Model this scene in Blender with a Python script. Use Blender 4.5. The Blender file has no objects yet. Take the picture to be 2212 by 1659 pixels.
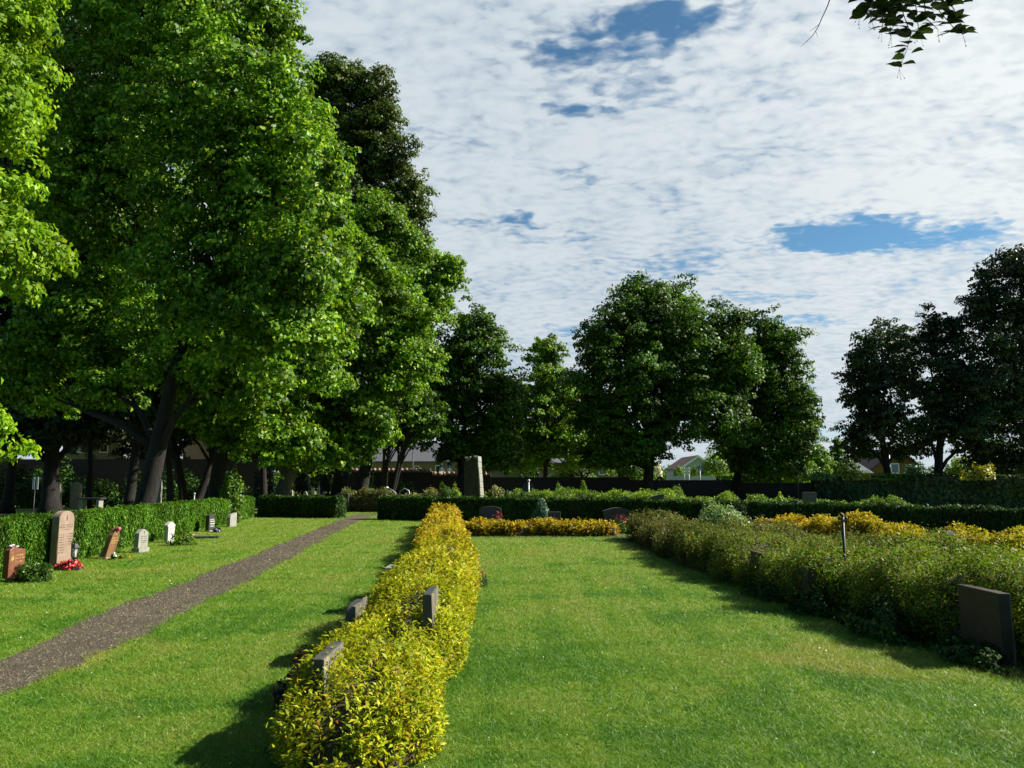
import bpy, math, random
import numpy as np
from mathutils import Vector, Matrix

S = bpy.context.scene
C = S.collection
rnd = random.Random(5)
PI = math.pi

# ------------------------------------------------------------------ camera model
# all picture measurements are in a 2212 x 1659 copy of the photograph
FPX, HOR, EYE = 1725.0, 1045.0, 1.6
PITCH = math.atan((HOR - 829.5) / FPX)
SP, CP = math.sin(PITCH), math.cos(PITCH)

def ray(px, py):
    x = (px - 1106.0) / FPX
    y = -(py - 829.5) / FPX
    return Vector((x, CP - y * SP, SP + y * CP))

def G(px, py, z=0.0):          # picture point -> point on the level z
    d = ray(px, py)
    t = (z - EYE) / d.z
    return Vector((d.x * t, d.y * t, z))

def P(px, py, Y):              # picture point -> point at distance Y
    d = ray(px, py)
    t = Y / d.y
    return Vector((d.x * t, Y, EYE + d.z * t))

SUN_AZ, SUN_EL = math.radians(82), math.radians(36)
SUN = Vector((math.cos(SUN_EL) * math.sin(SUN_AZ), math.cos(SUN_EL) * math.cos(SUN_AZ), math.sin(SUN_EL)))

# ------------------------------------------------------------------ object helpers
def tag(o, label=None, cat=None, group=None, kind=None):
    if label: o["label"] = label
    if cat: o["category"] = cat
    if group: o["group"] = group
    if kind: o["kind"] = kind
    return o

def empty(name, loc, label=None, cat=None, group=None, rz=0.0):
    o = bpy.data.objects.new(name, None)
    C.objects.link(o)
    o.location = loc
    o.rotation_euler = (0, 0, rz)
    o.empty_display_size = 0.2
    return tag(o, label, cat, group)

def link(name, me, mats, parent=None, world=True):
    o = bpy.data.objects.new(name, me)
    for m in (mats if isinstance(mats, (list, tuple)) else [mats]):
        me.materials.append(m)
    C.objects.link(o)
    if parent is not None:
        o.parent = parent
        if world:
            # mesh was built in world coordinates: undo the parent's transform
            loc, rz = parent.location, parent.rotation_euler.z
            o.matrix_parent_inverse = (Matrix.Translation(loc) @ Matrix.Rotation(rz, 4, 'Z')).inverted()
    return o

def mesh_np(name, V, F, mats, parent=None, smooth=False, mi=None):
    V = np.asarray(V, dtype=np.float32)
    F = np.asarray(F, dtype=np.int32)
    me = bpy.data.meshes.new(name)
    me.vertices.add(len(V))
    me.vertices.foreach_set("co", V.ravel())
    me.loops.add(F.size)
    me.loops.foreach_set("vertex_index", F.ravel())
    me.polygons.add(len(F))
    me.polygons.foreach_set("loop_start", np.arange(0, F.size, F.shape[1], dtype=np.int32))
    if mi is not None:
        me.polygons.foreach_set("material_index", np.asarray(mi, dtype=np.int32))
    if smooth:
        me.polygons.foreach_set("use_smooth", np.ones(len(F), dtype=bool))
    me.update(calc_edges=True)
    return link(name, me, mats, parent)

class MB:
    """collects prisms, tubes, boxes and blobs into one mesh"""
    def __init__(self): self.v, self.f, self.s = [], [], []
    def add(self, vs, fs, smooth=False):
        b = len(self.v)
        self.v += [tuple(p) for p in vs]
        for f in fs:
            self.f.append(tuple(b + i for i in f)); self.s.append(smooth)
        return self
    def box(self, c, size, rz=0.0):
        cx, cy, cz = c
        sx, sy, sz = size[0] / 2, size[1] / 2, size[2] / 2
        ca, sa = math.cos(rz), math.sin(rz)
        vs = []
        for z in (-sz, sz):
            for x, y in ((-sx, -sy), (sx, -sy), (sx, sy), (-sx, sy)):
                vs.append((cx + x * ca - y * sa, cy + x * sa + y * ca, cz + z))
        return self.add(vs, [(3, 2, 1, 0), (4, 5, 6, 7), (0, 1, 5, 4), (1, 2, 6, 5), (2, 3, 7, 6), (3, 0, 4, 7)])
    def prism(self, base, u, n, outline, t, lean=0.0):
        """outline of (u,z) points in the upright plane through base, extruded by t along n"""
        k = len(outline)
        vs = []
        for s in (-t / 2, t / 2):
            for (a, z) in outline:
                p = base + u * a + n * (s + lean * z) + Vector((0, 0, z))
                vs.append(p)
        fs = [tuple(range(k))[::-1], tuple(range(k, 2 * k))]
        for i in range(k):
            j = (i + 1) % k
            fs.append((i, j, k + j, k + i))
        return self.add(vs, fs)
    def tube(self, pts, rad, n=8, cap=True):
        pts = [Vector(p) for p in pts]
        vs, fs = [], []
        for i, p in enumerate(pts):
            d = (pts[min(i + 1, len(pts) - 1)] - pts[max(i - 1, 0)])
            if d.length < 1e-6: d = Vector((0, 0, 1))
            d.normalize()
            a = d.cross(Vector((0, 1, 0.13)))
            if a.length < 0.05: a = d.cross(Vector((1, 0, 0)))
            a.normalize()
            b = d.cross(a)
            r = rad[i] if isinstance(rad, (list, tuple)) else rad
            for k in range(n):
                w = 2 * PI * k / n
                vs.append(p + a * (r * math.cos(w)) + b * (r * math.sin(w)))
        for i in range(len(pts) - 1):
            for k in range(n):
                k2 = (k + 1) % n
                fs.append((i * n + k, i * n + k2, (i + 1) * n + k2, (i + 1) * n + k))
        if cap:
            fs.append(tuple(range(n))[::-1])
            fs.append(tuple(range((len(pts) - 1) * n, len(pts) * n)))
        return self.add(vs, fs, True)
    def lathe(self, c, prof, n=12):
        vs, fs = [], []
        for (r, z) in prof:
            for k in range(n):
                w = 2 * PI * k / n
                vs.append((c[0] + r * math.cos(w), c[1] + r * math.sin(w), c[2] + z))
        for i in range(len(prof) - 1):
            for k in range(n):
                k2 = (k + 1) % n
                fs.append((i * n + k, i * n + k2, (i + 1) * n + k2, (i + 1) * n + k))
        fs.append(tuple(range(n))[::-1])
        fs.append(tuple(range((len(prof) - 1) * n, len(prof) * n)))
        return self.add(vs, fs, n > 6)
    def blob(self, c, r, seed=0, k=0.25):
        rr = random.Random(seed)
        vs, fs = [], []
        nu, nv = 7, 5
        for i in range(nv + 1):
            th = PI * i / nv
            for j in range(nu):
                ph = 2 * PI * j / nu
                q = 1 + rr.uniform(-k, k)
                vs.append((c[0] + r[0] * q * math.sin(th) * math.cos(ph), c[1] + r[1] * q * math.sin(th) * math.sin(ph), c[2] + r[2] * q * math.cos(th)))
        for i in range(nv):
            for j in range(nu):
                j2 = (j + 1) % nu
                fs.append((i * nu + j, (i + 1) * nu + j, (i + 1) * nu + j2, i * nu + j2))
        return self.add(vs, fs, True)
    def build(self, name, mat, parent=None, bevel=0.0):
        me = bpy.data.meshes.new(name)
        me.from_pydata(self.v, [], self.f)
        me.polygons.foreach_set("use_smooth", self.s)
        me.update()
        o = link(name, me, mat, parent)
        if bevel:
            b = o.modifiers.new("edge", 'BEVEL')
            b.width = bevel; b.segments = 2; b.limit_method = 'ANGLE'
        return o

# ------------------------------------------------------------------ materials
def nodes(name):
    m = bpy.data.materials.new(name)
    m.use_nodes = True
    nt = m.node_tree
    nt.nodes.clear()
    out = nt.nodes.new("ShaderNodeOutputMaterial")
    return m, nt, out

def N(nt, kind, **kw):
    n = nt.nodes.new(kind)
    for k, v in kw.items():
        if k in n.inputs: n.inputs[k].default_value = v
        else: setattr(n, k, v)
    return n

def ramp(nt, stops, interp='LINEAR'):
    r = nt.nodes.new("ShaderNodeValToRGB")
    r.color_ramp.interpolation = interp
    e = r.color_ramp.elements
    while len(e) < len(stops): e.new(0.5)
    for i, (p, c) in enumerate(stops):
        e[i].position = p
        e[i].color = (c[0], c[1], c[2], 1)
    return r

def mixc(nt, a, b, fac, mode='MIX'):
    n = nt.nodes.new("ShaderNodeMix")
    n.data_type = 'RGBA'; n.blend_type = mode
    for sock, v in ((n.inputs[0], fac), (n.inputs[6], a), (n.inputs[7], b)):
        if hasattr(v, "node"): nt.links.new(v, sock)
        elif isinstance(v, (int, float)): sock.default_value = v
        else: sock.default_value = (v[0], v[1], v[2], 1)
    return n.outputs[2]

def math_n(nt, op, a, b=None, clamp=False):
    n = nt.nodes.new("ShaderNodeMath")
    n.operation = op; n.use_clamp = clamp
    for i, v in enumerate((a, b)):
        if v is None: continue
        if hasattr(v, "node"): nt.links.new(v, n.inputs[i])
        else: n.inputs[i].default_value = v
    return n.outputs[0]

def noise(nt, vec, scale, detail=4.0, rough=0.55, dist=0.0):
    n = N(nt, "ShaderNodeTexNoise", Scale=scale, Detail=detail, Roughness=rough, Distortion=dist)
    nt.links.new(vec, n.inputs["Vector"])
    return n

def maprange(nt, v, a, b, c=0.0, d=1.0, smooth=True):
    n = nt.nodes.new("ShaderNodeMapRange")
    n.interpolation_type = 'SMOOTHSTEP' if smooth else 'LINEAR'
    nt.links.new(v, n.inputs[0])
    for i, x in enumerate((a, b, c, d)): n.inputs[i + 1].default_value = x
    return n.outputs[0]

def leafmat(name, stops, transl=0.35, tcol=(1.25, 1.2, 0.55), nscale=0.35, namp=0.5, rough=0.5, spec=0.35, ramp2=None, yrange=None):
    m, nt, out = nodes(name)
    g = nt.nodes.new("ShaderNodeNewGeometry")
    r = ramp(nt, stops)
    nt.links.new(g.outputs["Random Per Island"], r.inputs[0])
    col = r.outputs[0]
    if ramp2:
        r2 = ramp(nt, ramp2)
        nt.links.new(g.outputs["Random Per Island"], r2.inputs[0])
        sx = nt.nodes.new("ShaderNodeSeparateXYZ")
        nt.links.new(g.outputs["Position"], sx.inputs[0])
        nz0 = noise(nt, g.outputs["Position"], 1.2, 2)
        yy = math_n(nt, 'ADD', sx.outputs[1], math_n(nt, 'MULTIPLY', math_n(nt, 'SUBTRACT', nz0.outputs[0], 0.5), 9.0))
        col = mixc(nt, col, r2.outputs[0], maprange(nt, yy, yrange[0], yrange[1]))
    nz = noise(nt, g.outputs["Position"], nscale, 3)
    k = maprange(nt, nz.outputs[0], 0.3, 0.7, 1 - namp, 1 + namp)
    hs = nt.nodes.new("ShaderNodeHueSaturation")
    nt.links.new(col, hs.inputs["Color"])
    nt.links.new(k, hs.inputs["Value"])
    col = hs.outputs[0]
    b = N(nt, "ShaderNodeBsdfPrincipled", Roughness=rough)
    b.inputs["Specular IOR Level"].default_value = spec
    nt.links.new(col, b.inputs["Base Color"])
    t = nt.nodes.new("ShaderNodeBsdfTranslucent")
    tc = mixc(nt, col, tcol, 1.0, 'MULTIPLY')
    nt.links.new(tc, t.inputs[0])
    mx = nt.nodes.new("ShaderNodeMixShader")
    mx.inputs[0].default_value = transl
    nt.links.new(b.outputs[0], mx.inputs[1]); nt.links.new(t.outputs[0], mx.inputs[2])
    nt.links.new(mx.outputs[0], out.inputs[0])
    return m

def surf(name, c1, c2, scale=8.0, rough=0.8, bump=0.3, bscale=None, detail=6, speck=None, spec=0.3, metal=0.0, stretch=None, blotch=None):
    """two-tone noisy surface with bump, optional fine specks and large blotches"""
    m, nt, out = nodes(name)
    tc = nt.nodes.new("ShaderNodeNewGeometry")
    vec = tc.outputs["Position"]
    if stretch:
        mp = nt.nodes.new("ShaderNodeMapping")
        mp.inputs["Scale"].default_value = stretch
        nt.links.new(vec, mp.inputs[0]); vec = mp.outputs[0]
    nz = noise(nt, vec, scale, detail, 0.6)
    col = mixc(nt, c1, c2, maprange(nt, nz.outputs[0], 0.32, 0.68))
    if speck:
        n2 = noise(nt, vec, speck[0], 2, 0.5)
        col = mixc(nt, col, speck[1], math_n(nt, 'MULTIPLY', maprange(nt, n2.outputs[0], 0.56, 0.66), speck[2]))
    if blotch:
        n3 = noise(nt, vec, blotch[0], 5, 0.65, 0.6)
        col = mixc(nt, col, blotch[1], math_n(nt, 'MULTIPLY', maprange(nt, n3.outputs[0], 0.5, 0.66), blotch[2]))
    b = N(nt, "ShaderNodeBsdfPrincipled", Roughness=rough, Metallic=metal)
    b.inputs["Specular IOR Level"].default_value = spec
    nt.links.new(col, b.inputs["Base Color"])
    if bump:
        n4 = noise(nt, vec, bscale or scale * 3, 6, 0.65)
        bp = N(nt, "ShaderNodeBump", Strength=bump, Distance=0.02)
        nt.links.new(n4.outputs[0], bp.inputs["Height"])
        nt.links.new(bp.outputs[0], b.inputs["Normal"])
    nt.links.new(b.outputs[0], out.inputs[0])
    return m

def lawn_tones(nt, pos):
    """worn pale patches, mowing streaks and a painted grazing-light lift far off, shared by the turf and the blades"""
    mp = nt.nodes.new("ShaderNodeMapping"); mp.inputs["Scale"].default_value = (0.45, 1.0, 1)
    nt.links.new(pos, mp.inputs[0])
    n1 = noise(nt, mp.outputs[0], 0.75, 5, 0.62, 0.6)
    mp2 = nt.nodes.new("ShaderNodeMapping"); mp2.inputs["Scale"].default_value = (2.2, 0.16, 1); mp2.inputs["Rotation"].default_value = (0, 0, -0.09)
    nt.links.new(pos, mp2.inputs[0])
    n2 = noise(nt, mp2.outputs[0], 1.0, 3, 0.55)
    n3 = noise(nt, pos, 4.0, 4, 0.65)
    t = math_n(nt, 'ADD', math_n(nt, 'MULTIPLY', n1.outputs[0], 0.6), math_n(nt, 'ADD', math_n(nt, 'MULTIPLY', n2.outputs[0], 0.42), math_n(nt, 'MULTIPLY', n3.outputs[0], 0.22)))
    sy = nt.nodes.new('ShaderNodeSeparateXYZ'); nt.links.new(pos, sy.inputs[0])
    t = math_n(nt, 'ADD', t, maprange(nt, sy.outputs[1], 6.0, 24.0, -0.085, 0.0))  # far lawn painted paler than near, for grazing light on the blades
    return t, n3

def lawnmat():
    m, nt, out = nodes("mown grass turf")
    g = nt.nodes.new("ShaderNodeNewGeometry")
    pos = g.outputs["Position"]
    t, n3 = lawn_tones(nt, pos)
    nf = noise(nt, pos, 80.0, 3, 0.7)
    col = mixc(nt, (0.055, 0.15, 0.005), (0.14, 0.24, 0.010), maprange(nt, t, 0.44, 0.58))
    col = mixc(nt, col, (0.23, 0.24, 0.045), math_n(nt, 'MULTIPLY', maprange(nt, t, 0.54, 0.66), 0.85))
    n5 = noise(nt, pos, 0.42, 5, 0.6, 0.8)
    col = mixc(nt, col, (0.24, 0.20, 0.05), math_n(nt, 'MULTIPLY', maprange(nt, n5.outputs[0], 0.54, 0.68), 0.5))
    col = mixc(nt, col, (0.03, 0.06, 0.006), maprange(nt, nf.outputs[0], 0.44, 0.64, 0, 0.85))  # dark flecks put the shade between blades into the turf colour
    b = N(nt, "ShaderNodeBsdfPrincipled", Roughness=0.85)
    b.inputs["Specular IOR Level"].default_value = 0.15
    nt.links.new(col, b.inputs["Base Color"])
    n4 = noise(nt, pos, 55.0, 4, 0.75)
    bp = N(nt, "ShaderNodeBump", Strength=0.9, Distance=0.03)
    nt.links.new(n4.outputs[0], bp.inputs["Height"])
    nt.links.new(bp.outputs[0], b.inputs["Normal"])
    nt.links.new(b.outputs[0], out.inputs[0])
    return m

def blademat():
    m, nt, out = nodes("grass blade")
    g = nt.nodes.new("ShaderNodeNewGeometry")
    pos = g.outputs["Position"]
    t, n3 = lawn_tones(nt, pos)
    r1 = ramp(nt, [(0, (0.023, 0.088, 0.003)), (0.45, (0.057, 0.161, 0.005)), (0.8, (0.101, 0.220, 0.011)), (1, (0.188, 0.308, 0.043))])
    r2 = ramp(nt, [(0, (0.066, 0.167, 0.005)), (0.5, (0.124, 0.233, 0.013)), (0.85, (0.190, 0.270, 0.032)), (1, (0.266, 0.313, 0.091))])
    for r in (r1, r2): nt.links.new(g.outputs["Random Per Island"], r.inputs[0])
    col = mixc(nt, r1.outputs[0], r2.outputs[0], maprange(nt, t, 0.47, 0.60))
    n5 = noise(nt, pos, 0.42, 5, 0.6, 0.8)
    col = mixc(nt, col, (0.36, 0.31, 0.07), math_n(nt, 'MULTIPLY', maprange(nt, n5.outputs[0], 0.55, 0.68), 0.38))
    b = N(nt, "ShaderNodeBsdfPrincipled", Roughness=0.5)
    b.inputs["Specular IOR Level"].default_value = 0.3
    nt.links.new(col, b.inputs["Base Color"])
    tr = nt.nodes.new("ShaderNodeBsdfTranslucent")
    nt.links.new(mixc(nt, col, (1.2, 1.2, 0.6), 1.0, 'MULTIPLY'), tr.inputs[0])
    mx = nt.nodes.new("ShaderNodeMixShader"); mx.inputs[0].default_value = 0.35
    nt.links.new(b.outputs[0], mx.inputs[1]); nt.links.new(tr.outputs[0], mx.inputs[2])
    nt.links.new(mx.outputs[0], out.inputs[0])
    return m

def brickmat():
    m, nt, out = nodes("dark brick")
    g = nt.nodes.new("ShaderNodeNewGeometry")
    sx = nt.nodes.new("ShaderNodeSeparateXYZ"); nt.links.new(g.outputs["Position"], sx.inputs[0])
    cb = nt.nodes.new("ShaderNodeCombineXYZ")
    nt.links.new(math_n(nt, 'ADD', sx.outputs[0], sx.outputs[1]), cb.inputs[0]); nt.links.new(sx.outputs[2], cb.inputs[1])
    bt = N(nt, "ShaderNodeTexBrick", Scale=4.0)
    bt.inputs["Color1"].default_value = (0.036, 0.017, 0.014, 1)
    bt.inputs["Color2"].default_value = (0.024, 0.013, 0.012, 1)
    bt.inputs["Mortar"].default_value = (0.04, 0.036, 0.033, 1)
    bt.inputs["Mortar Size"].default_value = 0.015
    nt.links.new(cb.outputs[0], bt.inputs[0])
    b = N(nt, "ShaderNodeBsdfPrincipled", Roughness=0.9)
    nt.links.new(bt.outputs[0], b.inputs["Base Color"])
    nt.links.new(b.outputs[0], out.inputs[0])
    return m

def rooftile(name, c1, c2):
    m, nt, out = nodes(name)
    g = nt.nodes.new("ShaderNodeNewGeometry")
    w = N(nt, "ShaderNodeTexWave", Scale=2.2, Distortion=1.0)
    nt.links.new(g.outputs["Position"], w.inputs[0])
    nz = noise(nt, g.outputs["Position"], 3.0, 5)
    col = mixc(nt, mixc(nt, c1, c2, nz.outputs[0]), (c1[0] * .6, c1[1] * .6, c1[2] * .6), math_n(nt, 'MULTIPLY', w.outputs[0], 0.4))
    b = N(nt, "ShaderNodeBsdfPrincipled", Roughness=0.75)
    nt.links.new(col, b.inputs["Base Color"])
    nt.links.new(b.outputs[0], out.inputs[0])
    return m

def glassmat():
    m, nt, out = nodes("lantern glass")
    b = N(nt, "ShaderNodeBsdfPrincipled", Roughness=0.12)
    b.inputs["Base Color"].default_value = (0.55, 0.56, 0.55, 1)
    t = nt.nodes.new("ShaderNodeBsdfTransparent")
    mx = nt.nodes.new("ShaderNodeMixShader"); mx.inputs[0].default_value = 0.6
    nt.links.new(b.outputs[0], mx.inputs[1]); nt.links.new(t.outputs[0], mx.inputs[2])
    nt.links.new(mx.outputs[0], out.inputs[0])
    return m

M = {}
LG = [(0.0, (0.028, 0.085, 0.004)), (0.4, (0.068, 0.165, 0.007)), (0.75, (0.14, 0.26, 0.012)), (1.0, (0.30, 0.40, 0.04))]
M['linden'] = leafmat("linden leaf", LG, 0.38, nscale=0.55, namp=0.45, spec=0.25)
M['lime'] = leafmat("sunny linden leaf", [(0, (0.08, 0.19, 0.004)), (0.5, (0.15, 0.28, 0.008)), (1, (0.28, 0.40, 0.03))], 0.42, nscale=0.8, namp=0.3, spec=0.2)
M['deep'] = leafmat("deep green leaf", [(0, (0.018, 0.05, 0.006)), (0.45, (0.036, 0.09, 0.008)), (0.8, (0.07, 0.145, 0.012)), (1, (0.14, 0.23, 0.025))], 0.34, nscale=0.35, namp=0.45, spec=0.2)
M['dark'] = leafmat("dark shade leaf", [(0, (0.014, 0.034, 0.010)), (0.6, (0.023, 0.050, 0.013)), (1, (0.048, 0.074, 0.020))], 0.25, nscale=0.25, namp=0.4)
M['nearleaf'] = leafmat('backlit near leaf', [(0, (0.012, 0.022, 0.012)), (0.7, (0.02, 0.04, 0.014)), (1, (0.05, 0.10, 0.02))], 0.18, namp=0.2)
M['brownish'] = leafmat("seed laden leaf", [(0, (0.024, 0.055, 0.008)), (0.5, (0.045, 0.085, 0.011)), (0.85, (0.09, 0.12, 0.018)), (1, (0.14, 0.13, 0.035))], 0.28, nscale=0.3, namp=0.5, spec=0.2)
M['fresh'] = leafmat("fresh light leaf", [(0, (0.058, 0.144, 0.010)), (0.5, (0.098, 0.200, 0.016)), (1, (0.195, 0.263, 0.040))], 0.45, nscale=0.5, namp=0.3)
M['thuja'] = leafmat("clipped hedge sprig", [(0, (0.045, 0.125, 0.007)), (0.5, (0.066, 0.165, 0.010)), (0.93, (0.088, 0.19, 0.014)), (1, (0.17, 0.20, 0.022))], 0.2, nscale=1.6, namp=0.35, spec=0.15)
M['yew'] = leafmat("dark clipped yew", [(0, (0.013, 0.038, 0.006)), (0.6, (0.023, 0.062, 0.008)), (1, (0.052, 0.101, 0.014))], 0.15, nscale=0.8, namp=0.3, spec=0.12)
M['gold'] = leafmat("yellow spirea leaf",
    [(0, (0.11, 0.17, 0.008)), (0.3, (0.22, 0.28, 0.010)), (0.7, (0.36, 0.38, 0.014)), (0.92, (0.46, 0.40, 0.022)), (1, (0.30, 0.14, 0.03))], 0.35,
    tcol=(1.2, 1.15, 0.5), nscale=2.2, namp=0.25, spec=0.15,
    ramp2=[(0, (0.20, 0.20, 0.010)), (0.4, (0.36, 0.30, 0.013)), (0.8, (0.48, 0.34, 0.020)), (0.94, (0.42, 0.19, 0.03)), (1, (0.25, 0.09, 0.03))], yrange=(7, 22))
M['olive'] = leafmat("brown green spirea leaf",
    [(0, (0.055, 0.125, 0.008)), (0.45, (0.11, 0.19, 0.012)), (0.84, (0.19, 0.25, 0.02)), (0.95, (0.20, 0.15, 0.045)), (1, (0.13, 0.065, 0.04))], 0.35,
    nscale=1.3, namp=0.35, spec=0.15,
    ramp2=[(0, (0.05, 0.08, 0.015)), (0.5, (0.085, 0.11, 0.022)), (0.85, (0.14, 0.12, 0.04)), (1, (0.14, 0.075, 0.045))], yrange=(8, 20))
M['ivy'] = leafmat("ivy leaf", [(0, (0.014, 0.034, 0.012)), (0.7, (0.03, 0.06, 0.018)), (1, (0.07, 0.09, 0.035))], 0.2, nscale=0.5, namp=0.4)
M['litivy'] = leafmat("yellow sunlit ivy leaf", [(0, (0.16, 0.19, 0.02)), (0.5, (0.33, 0.31, 0.03)), (1, (0.5, 0.42, 0.06))], 0.3, nscale=1.0)  # yellow colour stands in for sun on the ivy wall's tops
M['limeherb'] = leafmat("bright herb leaf", [(0, (0.086, 0.184, 0.014)), (0.5, (0.138, 0.241, 0.018)), (1, (0.230, 0.299, 0.034))], 0.4, nscale=0.7)
M['pinkherb'] = leafmat("pale pink and green leaf", [(0, (0.06, 0.12, 0.02)), (0.55, (0.13, 0.18, 0.04)), (0.8, (0.25, 0.22, 0.11)), (1, (0.28, 0.12, 0.09))], 0.3, nscale=0.9)
M['bluegreen'] = leafmat("blue green needles", [(0, (0.02, 0.07, 0.035)), (0.6, (0.045, 0.12, 0.06)), (1, (0.09, 0.17, 0.10))], 0.2, nscale=1.5)
M['silvergreen'] = leafmat("silvery green leaf", [(0, (0.09, 0.18, 0.04)), (0.6, (0.17, 0.28, 0.07)), (1, (0.30, 0.38, 0.16))], 0.35, nscale=1.5, namp=0.2)
M['maroon'] = leafmat("maroon leaf", [(0, (0.03, 0.012, 0.012)), (1, (0.08, 0.03, 0.02))], 0.2)
M['red'] = leafmat("red petal", [(0, (0.45, 0.012, 0.02)), (0.7, (0.65, 0.03, 0.03)), (1, (0.7, 0.12, 0.10))], 0.2, tcol=(1.1, .6, .6), namp=0.1)
M['rose'] = leafmat("dark pink petal", [(0, (0.28, 0.03, 0.05)), (1, (0.45, 0.07, 0.09))], 0.2, tcol=(1.1, .6, .6), namp=0.2)
M['pink'] = leafmat("pink petal", [(0, (0.6, 0.05, 0.18)), (1, (0.75, 0.15, 0.25))], 0.2, tcol=(1.1, .7, .8), namp=0.1)
M['white'] = leafmat("white petal", [(0, (0.6, 0.6, 0.5)), (1, (0.85, 0.85, 0.78))], 0.25, tcol=(1, 1, .9), namp=0.1)
M['yellow'] = leafmat("yellow petal", [(0, (0.6, 0.45, 0.02)), (1, (0.8, 0.62, 0.05))], 0.25, tcol=(1.1, 1, .4), namp=0.1)
M['violet'] = leafmat("violet petal", [(0, (0.18, 0.14, 0.42)), (1, (0.45, 0.4, 0.65))], 0.2, tcol=(1, 1, 1.1), namp=0.1)
M['bloom'] = leafmat("cream blossom", [(0, (0.4, 0.36, 0.2)), (1, (0.75, 0.72, 0.5))], 0.25, tcol=(1, 1, .8), namp=0.2)
M['twig'] = surf("twiggy core", (0.035, 0.03, 0.014), (0.06, 0.05, 0.022), 14, 0.95, 0.6)
M['hedgecore'] = surf("hedge inner twigs", (0.016, 0.03, 0.008), (0.03, 0.045, 0.012), 20, 0.95, 0.6)
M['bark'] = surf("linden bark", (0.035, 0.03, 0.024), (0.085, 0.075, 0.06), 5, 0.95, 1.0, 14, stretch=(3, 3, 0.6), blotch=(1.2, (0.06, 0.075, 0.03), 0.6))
M['bark2'] = surf("shaded bark", (0.009, 0.008, 0.0065), (0.02, 0.017, 0.014), 5, 0.95, 1.0, 14, stretch=(3, 3, 0.6))  # darkened bark: shade under the crowns is put into the colour
M['stem'] = surf("green brown stem", (0.06, 0.055, 0.03), (0.10, 0.085, 0.045), 20, 0.8, 0.2)
M['lawn'] = lawnmat()
M['blade'] = blademat()
M['gravel'] = surf("grey brown gravel", (0.046, 0.036, 0.021), (0.09, 0.073, 0.046), 6, 0.95, 1.0, 60, speck=(140, (0.15, 0.125, 0.085), 0.8), blotch=(2.0, (0.042, 0.034, 0.026), 0.7))
M['pebble'] = leafmat("gravel pebble", [(0, (0.02, 0.016, 0.009)), (0.6, (0.07, 0.057, 0.036)), (1, (0.18, 0.15, 0.10))], 0.0, namp=0.2)
M['soil'] = surf("dark soil", (0.022, 0.017, 0.012), (0.045, 0.036, 0.026), 9, 0.95, 1.0, 40)
M['redstone'] = surf("red brown granite", (0.12, 0.042, 0.024), (0.165, 0.062, 0.036), 10, 0.35, 0.05, 80, speck=(220, (0.22, 0.11, 0.075), 0.5), spec=0.5)
M['pinkstone'] = surf("pale pink sandstone", (0.20, 0.138, 0.098), (0.25, 0.178, 0.13), 5, 0.8, 0.2, 60, speck=(160, (0.16, 0.11, 0.08), 0.5), blotch=(3, (0.15, 0.12, 0.09), 0.4))
M['brownstone'] = surf("brown polished stone", (0.12, 0.06, 0.025), (0.17, 0.088, 0.04), 8, 0.4, 0.05, 80, spec=0.5)
M['greystone'] = surf("grey limestone", (0.19, 0.19, 0.155), (0.25, 0.245, 0.205), 5, 0.85, 0.3, 50, blotch=(5, (0.13, 0.14, 0.09), 0.5))
M['whitestone'] = surf("white marble", (0.30, 0.295, 0.285), (0.36, 0.355, 0.34), 6, 0.6, 0.1, 40, blotch=(6, (0.24, 0.24, 0.22), 0.4))
M['darkstone'] = surf("dark grey granite", (0.022, 0.022, 0.02), (0.036, 0.036, 0.033), 9, 0.5, 0.1, 60, speck=(200, (0.07, 0.07, 0.07), 0.5), spec=0.45)
M['topstone'] = surf("rough grey granite", (0.026, 0.026, 0.022), (0.046, 0.046, 0.039), 9, 0.75, 0.4, 50, speck=(120, (0.11, 0.11, 0.10), 0.5), blotch=(6, (0.10, 0.09, 0.055), 0.35))
M['roughside'] = surf("rough split granite", (0.06, 0.054, 0.04), (0.14, 0.13, 0.10), 9, 0.9, 1.0, 22, stretch=(1, 1, .35), blotch=(7, (0.36, 0.29, 0.12), 0.5))
M['stele'] = surf("weathered stele granite", (0.03, 0.026, 0.022), (0.045, 0.039, 0.033), 3, 0.9, 0.5, 20, blotch=(2.5, (0.10, 0.097, 0.088), 0.4))
M['brownslab'] = surf('dark brown slab', (0.026, 0.019, 0.011), (0.04, 0.030, 0.018), 7, 0.6, 0.15, 50, speck=(160, (0.07, 0.06, 0.045), 0.4))
M['gilt'] = surf("gilt lettering", (0.32, 0.22, 0.06), (0.38, 0.27, 0.09), 30, 0.5, 0)
M['palelet'] = surf("pale lettering", (0.5, 0.5, 0.46), (0.6, 0.6, 0.56), 30, 0.6, 0)
M['darklet'] = surf("dark lettering", (0.06, 0.055, 0.045), (0.09, 0.08, 0.07), 30, 0.7, 0)
M['cutlet'] = surf("cut lettering", (0.10, 0.072, 0.052), (0.13, 0.095, 0.07), 30, 0.8, 0)
M['iron'] = surf("dark iron", (0.02, 0.021, 0.022), (0.035, 0.036, 0.036), 14, 0.5, 0.1, metal=0.3)
M['zinc'] = surf("grey metal", (0.24, 0.25, 0.26), (0.32, 0.33, 0.34), 10, 0.45, 0.05, metal=0.4)
M['candle'] = surf("white candle", (0.7, 0.68, 0.62), (0.78, 0.76, 0.7), 10, 0.5, 0)
M['glass'] = glassmat()
M['brick'] = brickmat()
M['coping'] = surf("pale roof tile coping", (0.16, 0.09, 0.06), (0.26, 0.18, 0.13), 3, 0.8, 0.2)
M['beige'] = surf("beige render", (0.13, 0.115, 0.095), (0.16, 0.14, 0.115), 1.5, 0.9, 0.1)
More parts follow.
